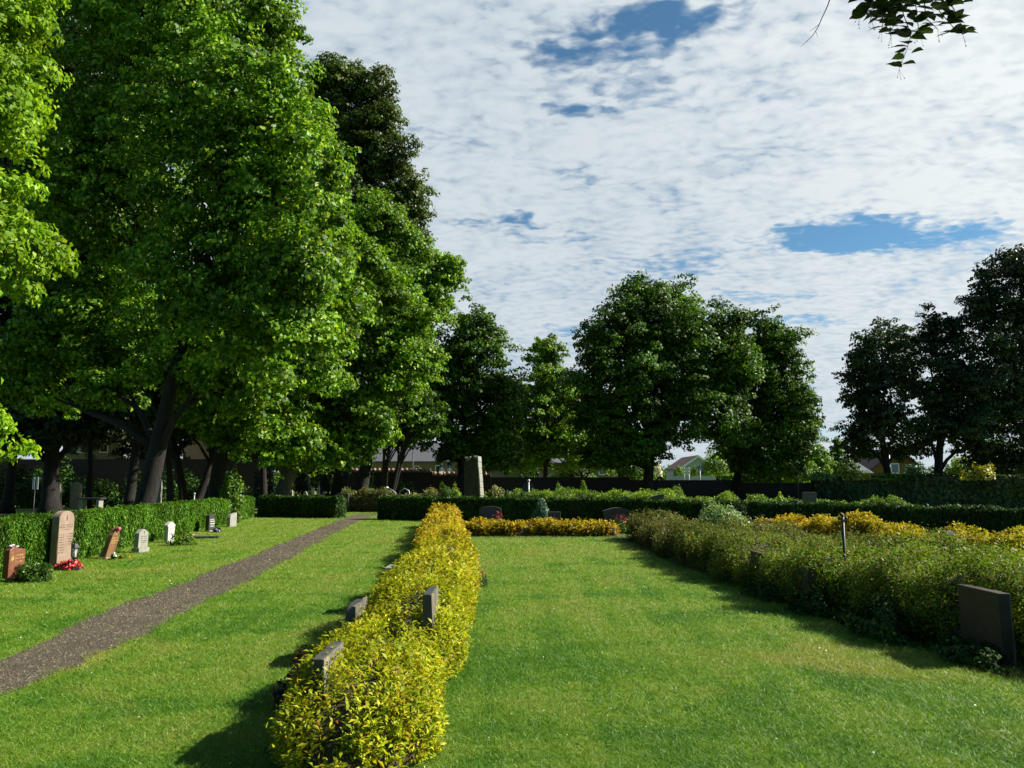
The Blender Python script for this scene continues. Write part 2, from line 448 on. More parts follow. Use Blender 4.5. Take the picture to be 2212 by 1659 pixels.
M['salmon'] = surf("salmon render", (0.34, 0.20, 0.155), (0.40, 0.245, 0.19), 1.5, 0.9, 0.1)
M['ochre'] = surf("ochre render", (0.10, 0.06, 0.02), (0.12, 0.075, 0.026), 1.5, 0.9, 0.1)
M['whitewall'] = surf("white boards", (0.26, 0.30, 0.30), (0.31, 0.345, 0.345), 2, 0.8, 0.1, stretch=(1, 1, 6))
M['greyroof'] = rooftile("grey roofing", (0.055, 0.058, 0.066), (0.075, 0.078, 0.088))
M['redroof'] = rooftile("red roof tile", (0.12, 0.034, 0.022), (0.155, 0.05, 0.034))
M['maroonroof'] = rooftile("maroon roof tile", (0.055, 0.016, 0.018), (0.08, 0.026, 0.028))
M['slate'] = rooftile("slate roof", (0.06, 0.07, 0.085), (0.08, 0.09, 0.105))
M['window'] = surf("window glass", (0.02, 0.025, 0.03), (0.03, 0.04, 0.05), 2, 0.08, 0, spec=0.8)
M['bluewin'] = surf("blue window", (0.02, 0.045, 0.12), (0.03, 0.06, 0.16), 2, 0.1, 0, spec=0.8)
M['trim'] = surf("white trim", (0.6, 0.6, 0.58), (0.68, 0.68, 0.66), 4, 0.6, 0)
M['wood'] = surf("dark wood", (0.035, 0.025, 0.018), (0.06, 0.042, 0.03), 6, 0.8, 0.2)
M['signblue'] = surf("blue sign face", (0.03, 0.14, 0.48), (0.04, 0.17, 0.55), 4, 0.4, 0)
M['signwhite'] = surf("white sign face", (0.68, 0.70, 0.72), (0.74, 0.76, 0.78), 4, 0.4, 0)

# ------------------------------------------------------------------ leaf clouds
def unit(a):
    return a / np.maximum(np.linalg.norm(a, axis=1, keepdims=True), 1e-9)

def sphere(rg, n):
    return unit(rg.normal(size=(n, 3)))

def leaf_arrays(c, n, a, L, Wr=0.6, fold=0.12, droop=0.15):
    n = unit(n)
    a = unit(a - n * np.sum(a * n, axis=1, keepdims=True))
    b = np.cross(n, a)
    L = np.asarray(L).reshape(-1, 1) * np.ones((len(c), 1))
    W = L * Wr
    base = c - a * L * 0.5
    tip = c + a * L * 0.5 - n * L * droop
    s1 = c - a * L * 0.04 + b * W * 0.5 + n * L * fold
    s2 = c - a * L * 0.04 - b * W * 0.5 + n * L * fold
    V = np.stack([base, s1, tip, s2], axis=1).reshape(-1, 3)
    return V

def leafmesh(name, Vs, mat, parent=None, label=None):
    V = np.concatenate(Vs) if isinstance(Vs, list) else Vs
    F = np.arange(len(V), dtype=np.int32).reshape(-1, 4)
    return mesh_np(name, V, F, mat, parent)

def crown_arrays(lobes, rg, leaf, cr, cover=1.3, inner=0.5, flat=0.75):
    """lobes: (centre, radii). drooping sprays of leaves spread in each lobe's shell, looser big leaves inside"""
    Vs = []
    up = np.array([0, 0, 1.0])
    for (c0, r) in lobes:
        c0 = np.array(c0); r = np.array(r)
        area = 4 * PI * ((r[0] * r[1]) ** 1.6 / 3 + (r[0] * r[2]) ** 1.6 / 3 + (r[1] * r[2]) ** 1.6 / 3) ** (1 / 1.6)
        crl = min(cr, 0.5 * r.min() + 0.1)
        nc = max(8, int(area / (crl * crl) * 1.2))
        u = sphere(rg, nc)
        bd = sphere(rg, 9)
        bump = 0.78 + 0.36 * np.clip((u @ bd.T).max(axis=1, keepdims=True), 0, 1) ** 5
        stray = rg.random((nc, 1)) < 0.20
        rad = np.where(stray, 1.05 + 0.25 * rg.random((nc, 1)), 0.45 + 0.63 * rg.random((nc, 1)) ** 0.75)
        cc = c0 + u * r * rad * bump
        cs = crl * np.where(stray[:, 0], 0.3 + 0.25 * rg.random(nc), 0.35 + 0.75 * rg.random(nc) ** 1.4)
        # leave pockets between the boughs
        kq = 2.2 / max(crl * 1.6, 0.5)
        pv = np.sin(cc[:, 0] * kq + 1.3) * np.sin(cc[:, 2] * kq * 1.25 + 0.7 + cc[:, 0] * 0.4) + 0.7 * np.sin(cc[:, 1] * kq * 0.9 + cc[:, 2] * 0.8)
        kp = (pv > -0.55) | stray[:, 0]
        cc, u, cs, nc = cc[kp], u[kp], cs[kp], int(kp.sum())
        e = unit(u + np.array([0, 0, -0.35]) + rg.normal(size=(nc, 3)) * 0.45)
        nlc = (PI * cs * cs / (leaf * leaf * 0.36) * cover * 1.15).astype(int) + 5
        idx = np.repeat(np.arange(nc), nlc)
        m = len(idx)
        v = sphere(rg, m)
        v[:, 2] = np.abs(v[:, 2]) * 1.1 - 0.42
        out = u[idx]
        v = unit(v + out * 0.35)
        rr = (0.35 + 0.75 * rg.random((m, 1)) ** 0.7)
        off = v * rr * cs[idx][:, None]
        off[:, 2] *= flat
        off += e[idx] * (np.sum(off * e[idx], axis=1, keepdims=True) * 0.7)
        p = cc[idx] + off
        nn = v * 0.65 + up * 0.35 + out * 0.25 + rg.normal(size=(m, 3)) * 0.5
        ax = v * 0.4 + e[idx] * 0.4 + np.array([0, 0, -0.35]) + rg.normal(size=(m, 3)) * 0.5
        Ls = leaf * (0.65 + 0.7 * rg.random(m))
        Vs.append(leaf_arrays(p, nn, ax, Ls, 0.72))
        ni = int(m * 0.05 * inner / 0.5)
        q = sphere(rg, ni) * rg.random((ni, 1)) ** 0.4 * 0.62
        p = c0 + q * r
        Vs.append(leaf_arrays(p, rg.normal(size=(ni, 3)) + up * 0.4, rg.normal(size=(ni, 3)), leaf * 1.6 * (0.8 + 0.5 * rg.random(ni)), 0.8))
    return Vs

def lobe(px, py, rx, ry, d, dd=0.0, k=1.0):
    c = P(px, py, d + dd)
    s = (d + dd) / FPX
    return (c, (rx * s, (rx + ry) * 0.5 * s * k, ry * s))

def tree(name, label, base, lob, d, leaf, cr, mat, bark, r0, seed, group=None, cat='tree', trunk_to=None, cover=1.3, lean=0.0, stems=1, spread=1.0, kdepth=1.0, nlimb=9, slope=0.0):
    rg = np.random.default_rng(seed)
    rr = random.Random(seed)
    L = []
    for i, l in enumerate(lob):
        dd = l[4] if len(l) > 4 else rr.uniform(-1.2, 1.2) * spread + slope * (l[0] - 400) / 100
        L.append(lobe(l[0], l[1], l[2], l[3], d, dd, kdepth))
    root = empty(name, (base[0], base[1], 0), label, cat, group)
    # trunk and limbs
    t = MB()
    zs = sorted(c.z for c, r in L)
    ztop = trunk_to or (zs[len(zs) // 2])
    cx = sum(c.x for c, r in L) / len(L); cy = sum(c.y for c, r in L) / len(L)
    for s in range(stems):
        ang = rr.uniform(0, 2 * PI)
        sp = 0.0 if stems == 1 else 0.6
        b0 = Vector((base[0] + math.cos(ang) * sp * 0.4, base[1] + math.sin(ang) * sp * 0.3, -0.15))
        pts, rad = [], []
        nseg = 9
        for i in range(nseg + 1):
            f = i / nseg
            pts.append(Vector((b0.x + (cx - b0.x) * f ** 1.4 * 0.8 + lean * f + math.cos(ang) * sp * 3 * f + math.sin(f * 5 + seed) * 0.12,
                               b0.y + (cy - b0.y) * f * 0.6 + math.sin(ang) * sp * 3 * f + math.cos(f * 4 + seed) * 0.1, -0.15 + (ztop + 0.15) * f)))
            flare = 1.0 + 0.7 * max(0, 1 - f * nseg / 1.1) ** 2
            rad.append(r0 * flare * (1 - 0.72 * f))
        t.tube(pts, rad, 10)
        far = sorted(L, key=lambda q: rr.random())[:nlimb]
        for c, r in far:
            f = min(0.85, max(0.28, (c.z * 0.55) / max(ztop, 0.1)))
            k = f * nseg
            i = int(k)
            p0 = pts[i].lerp(pts[min(i + 1, nseg)], k - i)
            rb = r0 * (1 - 0.72 * f) * 0.55
            mid = p0.lerp(c, 0.5) + Vector((rr.uniform(-.4, .4), rr.uniform(-.4, .4), rr.uniform(0.1, 0.7)))
            end = c + Vector((rr.uniform(-.3, .3) * r[0], rr.uniform(-.3, .3) * r[1], r[2] * 0.5))
            t.tube([p0, p0.lerp(mid, .5) + Vector((0, 0, .2)), mid, mid.lerp(end, .55), end], [rb, rb * .8, rb * .6, rb * .4, rb * .12], 6)
            for q in range(3):
                e2 = c + Vector((rr.uniform(-1, 1) * r[0], rr.uniform(-1, 1) * r[1], rr.uniform(-.6, .9) * r[2])) * 0.85
                t.tube([mid, mid.lerp(e2, .5) + Vector((0, 0, rr.uniform(0, .4))), e2], [rb * .35, rb * .22, rb * .06], 5)
    t.build('trunk', bark, root)
    leafmesh('crown', crown_arrays(L, rg, leaf, cr, cover), mat, root)
    return root

# ------------------------------------------------------------------ rows, hedges, bushes
def resample(pts, n):
    pts = np.array([(p[0], p[1]) for p in pts], dtype=float)
    seg = np.linalg.norm(np.diff(pts, axis=0), axis=1)
    cum = np.concatenate([[0], np.cumsum(seg)])
    s = np.linspace(0, cum[-1], n)
    return np.stack([np.interp(s, cum, pts[:, 0]), np.interp(s, cum, pts[:, 1])], axis=1), s, cum[-1]

def shrub_row(name, label, cat, pts, w, h, mat, seed, lf=0.05, near=8.0, K=7, shoot=0.17, cover=2.4, lump=0.18, group=None, aspect=0.42, hfun=None, wfun=None):
    rg = np.random.default_rng(seed)
    n = 500
    cl, s, total = resample(pts, n)
    tang = np.gradient(cl, axis=0); tang /= np.linalg.norm(tang, axis=1, keepdims=True)
    nor = np.stack([tang[:, 1], -tang[:, 0]], axis=1)      # to the right of travel
    dist = np.linalg.norm(cl, axis=1)
    size = lf * np.maximum(1.0, dist / near) ** 0.8
    ph = rg.random(12) * 6.28
    def hh(ss, u):
        k = 1 + lump * (np.sin(ss * 2.1 + ph[0] + u * 1.3) * 0.35 + np.sin(ss * 4.7 + ph[1] - u * 2.0) * 0.3 + np.sin(ss * 0.9 + ph[2]) * 0.45 + np.sin(ss * 8.3 + ph[3] + u * 3) * 0.2)
        if hfun is not None: k = k * np.interp(ss, hfun[0], hfun[1])
        return h * k
    def ww(ss, u):
        k = 1 + lump * 0.8 * (np.sin(ss * 2.7 + ph[4] + 2 * np.sign(u)) * 0.5 + np.sin(ss * 6.1 + ph[5] + np.sign(u)) * 0.35)
        if wfun is not None: k = k * np.interp(ss, wfun[0], wfun[1])
        return w * k
    def surfp(i, phi):
        u = np.cos(phi)
        e = np.minimum(s[i], total - s[i])
        er = np.minimum(0.5 * w, 0.5)
        taper = np.sqrt(np.clip(1 - (1 - np.minimum(e / er, 1)) ** 2, 0.02, 1))
        x = ww(s[i], u) * 0.5 * np.sign(u) * np.abs(u) ** 0.62 * taper
        z = hh(s[i], u) * np.abs(np.sin(phi)) ** 0.5 * taper ** 0.7
        p = np.stack([cl[i, 0] + nor[i, 0] * x, cl[i, 1] + nor[i, 1] * x, z], axis=1)
        q = np.stack([nor[i, 0] * u, nor[i, 1] * u, np.abs(np.sin(phi)) + 0.1], axis=1)
        endv = np.where((e < er)[:, None], np.stack([tang[i, 0], tang[i, 1], np.zeros(len(i))], axis=1) * np.where(s[i] < total / 2, -1, 1)[:, None] * (1 - e / er)[:, None], 0)
        return p, unit(q + endv)
    dens = (w + 2 * h) * (total / n) * cover / (0.5 * aspect * size ** 2) / K
    ns = int(dens.sum())
    i = rg.choice(n, ns, p=dens / dens.sum())
    phi = rg.uniform(0.02, PI - 0.02, ns)
    p, q = surfp(i, phi)
    sz = size[i]
    d = unit(q * 0.65 + np.array([0, 0, 0.85]) + rg.normal(size=(ns, 3)) * 0.35)
    ln = shoot * (0.4 + 0.7 * rg.random(ns) + 1.0 * (rg.random(ns) < 0.16)) * np.maximum(1, dist[i] / near) ** 0.35
    p0 = p - d * (ln * 0.75)[:, None]
    Vs = []
    for k in range(K):
        f = (k + 0.6) / K
        side = unit(np.cross(d, rg.normal(size=(ns, 3))))
        c = p0 + d * (ln * f)[:, None] + side * (sz * 0.45)[:, None]
        ax = side * 0.8 + d * 0.65
        nn = d * 0.8 - side * 0.45 + rg.normal(size=(ns, 3)) * 0.35
        c[:, 2] = np.maximum(c[:, 2], 0.03)
        Vs.append(leaf_arrays(c, nn, ax, sz * (0.45 + 0.85 * rg.random(ns)) * (1.15 - 0.4 * f), aspect, 0.10, 0.1))
    root = empty(name, (cl[0, 0], cl[0, 1], 0), label, cat, group)
    leafmesh('foliage', Vs, mat, root)
    # twiggy core
    ii = np.arange(0, n, 4)
    phs = np.linspace(0.0, PI, 9)
    V = []
    for a in ii:
        pp, _ = surfp(np.full(9, a), phs)
        c0 = np.array([cl[a, 0], cl[a, 1], 0])
        V.append((pp - c0) * np.array([0.80, 0.80, 0.78]) + c0)
    V = np.concatenate(V)
    F = []
    for a in range(len(ii) - 1):
        for b in range(8):
            F.append((a * 9 + b, a * 9 + b + 1, (a + 1) * 9 + b + 1, (a + 1) * 9 + b))
    mesh_np('twigs', V, F, M['twig'], root, True)
    return root

def hedge(name, label, pts, w, h, mat, seed, lf=0.06, near=14.0, cover=2.6, group=None, aspect=0.42):
    rg = np.random.default_rng(seed)
    n = 400
    cl, s, total = resample(pts, n)
    tang = np.gradient(cl, axis=0); tang /= np.linalg.norm(tang, axis=1, keepdims=True)
    nor = np.stack([tang[:, 1], -tang[:, 0]], axis=1)
    dist = np.linalg.norm(cl, axis=1)
    size = lf * np.maximum(1.0, dist / near) ** 0.85
    per = w + 2 * h
    dens = per * (total / n) * cover / (0.5 * aspect * size ** 2)
    # end faces
    ns = int(dens.sum())
    i = rg.choice(n, ns, p=dens / dens.sum())
    t = rg.random(ns) * per
    wob = 0.025 * (np.sin(s[i] * 3.1) + np.sin(s[i] * 7.3 + 1)) + 0.02 * rg.normal(size=ns)
    side = np.where(t < h, -1.0, np.where(t > h + w, 1.0, 0.0))
    z = np.where(side < 0, t, np.where(side > 0, per - t, h))
    x = np.where(side == 0, t - h - w / 2, side * w / 2)
    rc = 0.10
    edge = np.maximum(0, z - (h - rc)) / rc
    x = np.where(side != 0, x * (1 - 0.10 * edge ** 2) * (1 - 0.06 * (z < 0.12)), x)
    ex = np.maximum(0, np.abs(x) - (w / 2 - rc)) / rc
    z = np.where(side == 0, z - 0.05 * ex ** 2, z)
    o = np.stack([nor[i, 0] * side, nor[i, 1] * side, np.where(side == 0, 1.0, 0.0)], axis=1)
    p = np.stack([cl[i, 0] + nor[i, 0] * x, cl[i, 1] + nor[i, 1] * x, z], axis=1) + o * wob[:, None]
    sz = size[i]
    nn = o + rg.normal(size=(ns, 3)) * 0.55
    ax = o * 0.45 + np.array([0, 0, 0.95]) + rg.normal(size=(ns, 3)) * 0.32
    p = p + o * (sz * 0.5 * (rg.random(ns) - 0.4))[:, None]
    p[:, 2] = np.maximum(p[:, 2], 0.02)
    Vs = [leaf_arrays(p, nn, ax, sz * (0.7 + 0.7 * rg.random(ns)), aspect, 0.1, 0.05)]
    for e, sg in ((0, -1.0), (n - 1, 1.0)):
        ne = int(w * h * cover / (0.5 * aspect * size[e] ** 2))
        xx = rg.uniform(-w / 2, w / 2, ne); zz = rg.uniform(0.02, h, ne)
        o = np.tile(np.array([tang[e, 0] * sg, tang[e, 1] * sg, 0.0]), (ne, 1))
        bul = 0.06 * (1 - (2 * xx / w) ** 2)
        p = np.stack([cl[e, 0] + nor[e, 0] * xx, cl[e, 1] + nor[e, 1] * xx, zz], axis=1) + o * (bul + 0.03 * rg.normal(size=ne))[:, None]
        Vs.append(leaf_arrays(p, o + rg.normal(size=(ne, 3)) * .5, o * .4 + np.array([0, 0, .7]) + rg.normal(size=(ne, 3)) * .4, size[e] * (0.7 + 0.7 * rg.random(ne)), aspect, 0.1, 0.05))
    root = empty(name, (cl[0, 0], cl[0, 1], 0), label, 'hedge', group)
    leafmesh('foliage', Vs, mat, root)
    V, F = [], []
    ii = list(range(0, n, 8)) + [n - 1]
    for a in ii:
        f = 0.04 if a == 0 else (-0.04 if a == n - 1 else 0)
        for (xx, zz) in ((-w / 2 + .05, 0), (-w / 2 + .05, h - .09), (-w / 2 + .1, h - .05), (w / 2 - .1, h - .05), (w / 2 - .05, h - .09), (w / 2 - .05, 0)):
            V.append((cl[a, 0] + nor[a, 0] * xx + tang[a, 0] * f, cl[a, 1] + nor[a, 1] * xx + tang[a, 1] * f, zz))
    for a in range(len(ii) - 1):
        for b in range(5):
            F.append((a * 6 + b, a * 6 + b + 1, (a + 1) * 6 + b + 1, (a + 1) * 6 + b))
    me = bpy.data.meshes.new('twigs')
    me.from_pydata(V, [], F + [tuple(range(6)), tuple(range(len(V) - 6, len(V)))])
    link('twigs', me, M['hedgecore'], root)
    return root

def bush_arrays(c, r, leaf, seed, cover=2.2, aspect=0.5, upright=0.4, lump=0.2, bottom=0.0):
    rg = np.random.default_rng(seed)
    c = np.array(c, dtype=float); r = np.array(r, dtype=float)
    area = 2 * PI * (r[0] * r[1] + r[0] * r[2] + r[1] * r[2]) / 3
    n = int(area * cover / (0.5 * aspect * leaf * leaf)) + 12
    u = sphere(rg, n); u[:, 2] = np.abs(u[:, 2])
    ph = rg.random(6) * 6.28
    k = 1 + lump * (np.sin(u[:, 0] * 5 + ph[0]) * np.cos(u[:, 1] * 5 + ph[1]) + 0.6 * np.sin(u[:, 2] * 7 + ph[2] + u[:, 0] * 4))
    rad = (0.62 + 0.42 * rg.random(n) ** 0.6) * k
    p = c + u * r * rad[:, None]
    nn = u + rg.normal(size=(n, 3)) * 0.5
    ax = u * 0.5 + np.array([0, 0, upright]) + rg.normal(size=(n, 3)) * 0.45
    return leaf_arrays(p, nn, ax, leaf * (0.7 + 0.6 * rg.random(n)), aspect)

def bush(name, label, cat, c, r, leaf, mat, seed, group=None, cover=2.2, aspect=0.5, upright=0.4, lump=0.2, flowers=None, parent=None):
    root = empty(name, (c[0], c[1], c[2] if len(c) > 2 else 0), label, cat, group)
    cc = (c[0], c[1], c[2] if len(c) > 2 else 0)
    leafmesh('foliage', bush_arrays(cc, r, leaf, seed, cover, aspect, upright, lump), mat, root)
    if flowers:
        fm, nf, fs = flowers[:3]
        flower_mesh(cc, r, nf, fs, seed + 7, fm, root, *(flowers[3:]))
    return root

def flower_mesh(c, r, nf, fs, seed, mat, root, zlo=0.25, spike=0.0):
    rg = np.random.default_rng(seed)
    u = sphere(rg, nf); u[:, 2] = zlo + (1 - zlo) * rg.random(nf)
    u[:, :2] *= np.sqrt(np.maximum(0.05, 1 - u[:, 2:3] ** 2)) / np.maximum(1e-6, np.linalg.norm(u[:, :2], axis=1, keepdims=True))
    p = np.array(c) + u * np.array(r) * 1.04
    Vs = []
    for k in range(9):
        a = rg.random(nf) * 6.28
        t = np.stack([np.cos(a), np.sin(a), 0.3 * rg.normal(size=nf)], axis=1)
        q = p + t * fs * 0.3 + rg.normal(size=(nf, 3)) * fs * 0.15
        if spike: q[:, 2] += spike * rg.random(nf)
        Vs.append(leaf_arrays(q, u + rg.normal(size=(nf, 3)) * .5, t, np.full(nf, fs * 0.75), 0.9, 0.1, 0.1))
    return leafmesh('blossoms', Vs, mat, root)

# ------------------------------------------------------------------ ground
def sheet(name, pts, z, mat):
    me = bpy.data.meshes.new(name)
    me.from_pydata([(p[0], p[1], z) for p in pts], [], [tuple(range(len(pts)))])
    o = link(name, me, mat)
    tag(o, kind='structure')
    return o

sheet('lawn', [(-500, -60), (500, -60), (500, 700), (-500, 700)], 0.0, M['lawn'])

Ledge = [(-420, 1668), (-200, 1540), (0, 1427), (200, 1332), (400, 1257), (560, 1194), (680, 1145), (740, 1121), (772, 1109)]
Redge = [(-420, 1790), (-200, 1622), (0, 1514), (150, 1443), (300, 1374), (450, 1299), (600, 1222), (700, 1165), (770, 1128), (822, 1110)]
lw = [G(*p) for p in Ledge]; rw = [G(*p) for p in Redge]
lw.append(Vector((lw[-1].x + 1.2, 44.5, 0))); lw.append(Vector((2.0, 43.5, 0)))
rw.append(Vector((-1.0, 41.5, 0))); rw.append(Vector((2.0, 41.0, 0)))
def wavy(pts, n, amp, seed):
    rg = np.random.default_rng(seed)
    c, s, tot = resample(pts, n)
    ph = rg.random(8) * 6.28
    k = sum(np.sin(s * f + ph[i]) * a for i, (f, a) in enumerate(((1.3, .6), (3.7, .5), (8.1, .4), (15., .3), (27., .25))))
    c[:, 0] += k * amp
    return c
la = wavy(lw, 400, 0.055, 1); ra = wavy(rw, 400, 0.05, 2)
V = np.zeros((800, 3), np.float32); V[0::2, :2] = la; V[1::2, :2] = ra; V[:, 2] = 0.006
F = [(2 * i, 2 * i + 1, 2 * i + 3, 2 * i + 2) for i in range(399)]
tag(mesh_np('gravel_path', V, F, M['gravel']), kind='structure')
# under the trees on the left: a second gravel walk and bare ground
sheet('shaded_path', [(-60, 47), (-9, 49), (-9, 50.3), (-60, 49)], 0.008, M['gravel'])

# path edge tests for the grass
def inside_path(x, y):
    lx = np.interp(y, la[:, 1], la[:, 0]); rx = np.interp(y, ra[:, 1], ra[:, 0])
    e = 0.02 + 0.10 * np.random.default_rng(9).random(len(x)) ** 3 + 0.05 * np.sin(y * 9 + x * 3)
    return (x > lx + e) & (x < rx - e) & (y < 41)

rg = np.random.default_rng(11)
nb = 880000
rr_ = np.exp(rg.uniform(math.log(3.9), math.log(48), nb))
an = rg.uniform(-0.66, 0.66, nb)
gx, gy = rr_ * np.sin(an), rr_ * np.cos(an)
keep = ~inside_path(gx, gy)
gx, gy, rr_ = gx[keep], gy[keep], rr_[keep]
m = len(gx)
sc = (rr_ / 5.0) ** 0.75
hgt = 0.022 * (0.5 + 0.9 * rg.random(m)) * sc ** 0.45
wid = 0.0042 * (0.7 + 0.6 * rg.random(m)) * sc
az = rg.random(m) * 2 * PI
tilt = rg.normal(size=(m, 2)) * 1.15 * hgt[:, None]
bx, by = np.cos(az) * wid / 2, np.sin(az) * wid / 2
z0 = np.full(m, 0.0)
V = np.stack([np.stack([gx - bx, gy - by, z0], 1), np.stack([gx + bx, gy + by, z0], 1), np.stack([gx + tilt[:, 0], gy + tilt[:, 1], hgt], 1)], 1).reshape(-1, 3)
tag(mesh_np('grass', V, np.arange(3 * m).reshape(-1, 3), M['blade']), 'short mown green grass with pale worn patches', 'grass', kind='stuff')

# pebbles on the path
rg = np.random.default_rng(21)
npb = 26000
yy = np.exp(rg.uniform(math.log(4.2), math.log(34), npb))
lx = np.interp(yy, la[:, 1], la[:, 0]); rx = np.interp(yy, ra[:, 1], ra[:, 0])
xx = lx + (rx - lx) * rg.random(npb)
sz = 0.007 * (0.6 + 1.1 * rg.random(npb) ** 2) * (yy / 6) ** 0.6
a0 = rg.random(npb) * 6.28
quad = []
for k in range(4):
    q = a0 + k * PI / 2
    quad.append(np.stack([xx + np.cos(q) * sz * (0.7 + .5 * rg.random(npb)), yy + np.sin(q) * sz, np.full(npb, 0.004)], 1))
top = np.stack([xx, yy, 0.006 + sz * 0.8], 1)
V = np.stack(quad + [top], 1).reshape(-1, 3)
b = np.arange(npb)[:, None] * 5
F = np.concatenate([np.concatenate([b + k, b + (k + 1) % 4, b + 4], 1) for k in range(4)])
tag(mesh_np('pebbles', V, F, M['pebble']), 'loose grey brown gravel pebbles strewn over the path', 'gravel', kind='stuff')

# fallen petals, daisies and seed wings on the lawn
def litter(name, label, mat, n, size, seed, zlift, asp=0.45):
    rg = np.random.default_rng(seed)
    r = np.exp(rg.uniform(math.log(4.0), math.log(26), n)); a = rg.uniform(-0.62, 0.62, n)
    p = np.stack([r * np.sin(a), r * np.cos(a), np.full(n, zlift) + 0.012 * rg.random(n)], 1)
    nn = np.tile([0, 0, 1.0], (n, 1)) + rg.normal(size=(n, 3)) * 0.3
    V = leaf_arrays(p, nn, rg.normal(size=(n, 3)), size * (0.5 + rg.random(n)) * (r / 6) ** 0.5, asp, 0.08, 0.05)
    o = leafmesh(name, V, mat)
    tag(o, label, 'petals', kind='stuff')
litter('fallen_petals', 'small white petals and daisies scattered in the lawn', M['white'], 330, 0.015, 3, 0.034, 0.7)
litter('fallen_leaves', 'pale yellow green fallen leaves scattered in the lawn', M['limeherb'], 170, 0.045, 4, 0.036, 0.35)

# ------------------------------------------------------------------ hedges
HL = [(-7.6, 7.0), (-8.62, 13.4), (-12.35, 38.6)]          # front foot of the long left hedge
off = [(x - 0.36, y) for x, y in HL]
hedge('clipped_hedge', 'long sunlit clipped green hedge behind the row of headstones on the left', off, 0.7, 0.93, M['thuja'], 101, 0.046, 12.0, aspect=.28, cover=3.0)
a, b_ = G(563, 1117), G(731, 1120)
hedge('clipped_hedge', 'short dark clipped hedge left of the gravel path opening', [(a.x, a.y + .4), (b_.x, b_.y + .4)], 0.75, 0.95, M['yew'], 102, 0.062, 14.0)
hedge('clipped_hedge', 'long dark clipped hedge with sunlit top right of the gravel path', [(-5.85, 36.9), (4.2, 31.2), (7.4, 26.3)], 0.8, 0.96, M['yew'], 103, 0.062, 14.0)
hedge('clipped_hedge', 'dark shaded clipped hedge behind the right hand golden shrubs', [(7.75, 25.6), (12.2, 19.0), (16, 13.5)], 0.8, 0.98, M['yew'], 104, 0.062, 14.0)

# ------------------------------------------------------------------ shrub rows
sheet('soil_bed', [(-1.5, 5.0), (-0.65, 4.9), (-0.5, 9), (-0.9, 16), (-1.4, 24.3), (3.2, 24.3), (3.4, 25.8), (-1.6, 31), (-2.9, 31), (-1.7, 14), (-1.5, 8)], 0.005, M['soil'])
sheet('soil_bed', [(2.95, 24.5), (3.3, 16), (3.75, 10.5), (4.4, 7.0), (5.2, 3), (14, 3), (12, 17), (7, 25.2), (3, 25.8)], 0.004, M['soil'])
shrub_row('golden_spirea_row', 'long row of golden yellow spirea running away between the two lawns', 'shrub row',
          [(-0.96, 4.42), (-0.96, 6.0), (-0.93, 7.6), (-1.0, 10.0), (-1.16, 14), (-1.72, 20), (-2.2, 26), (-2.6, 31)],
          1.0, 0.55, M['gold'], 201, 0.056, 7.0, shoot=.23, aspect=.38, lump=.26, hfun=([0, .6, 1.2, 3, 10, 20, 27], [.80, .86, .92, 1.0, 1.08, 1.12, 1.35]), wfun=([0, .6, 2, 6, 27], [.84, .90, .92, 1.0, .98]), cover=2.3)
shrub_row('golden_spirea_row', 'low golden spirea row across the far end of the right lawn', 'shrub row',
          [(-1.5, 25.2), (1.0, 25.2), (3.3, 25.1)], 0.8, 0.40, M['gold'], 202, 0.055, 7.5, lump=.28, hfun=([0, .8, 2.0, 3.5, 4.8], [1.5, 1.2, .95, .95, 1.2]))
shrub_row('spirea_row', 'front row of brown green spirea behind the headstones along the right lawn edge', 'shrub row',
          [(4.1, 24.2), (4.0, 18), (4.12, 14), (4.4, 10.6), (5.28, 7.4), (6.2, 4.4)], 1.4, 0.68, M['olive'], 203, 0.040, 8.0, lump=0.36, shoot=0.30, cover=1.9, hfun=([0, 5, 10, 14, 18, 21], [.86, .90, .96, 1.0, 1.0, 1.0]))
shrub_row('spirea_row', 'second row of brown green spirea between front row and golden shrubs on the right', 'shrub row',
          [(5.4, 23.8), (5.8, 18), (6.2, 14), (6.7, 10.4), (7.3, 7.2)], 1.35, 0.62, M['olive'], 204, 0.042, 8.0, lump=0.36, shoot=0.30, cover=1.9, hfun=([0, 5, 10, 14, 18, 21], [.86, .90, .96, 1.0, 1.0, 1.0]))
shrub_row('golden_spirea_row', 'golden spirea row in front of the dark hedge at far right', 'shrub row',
          [(6.6, 21.6), (7.6, 18), (8.5, 14.6), (9.4, 11.2)], 1.0, 0.76, M['gold'], 205, 0.052, 8.0, lump=0.34, hfun=([0, 6, 11], [.85, .98, 1.02]))

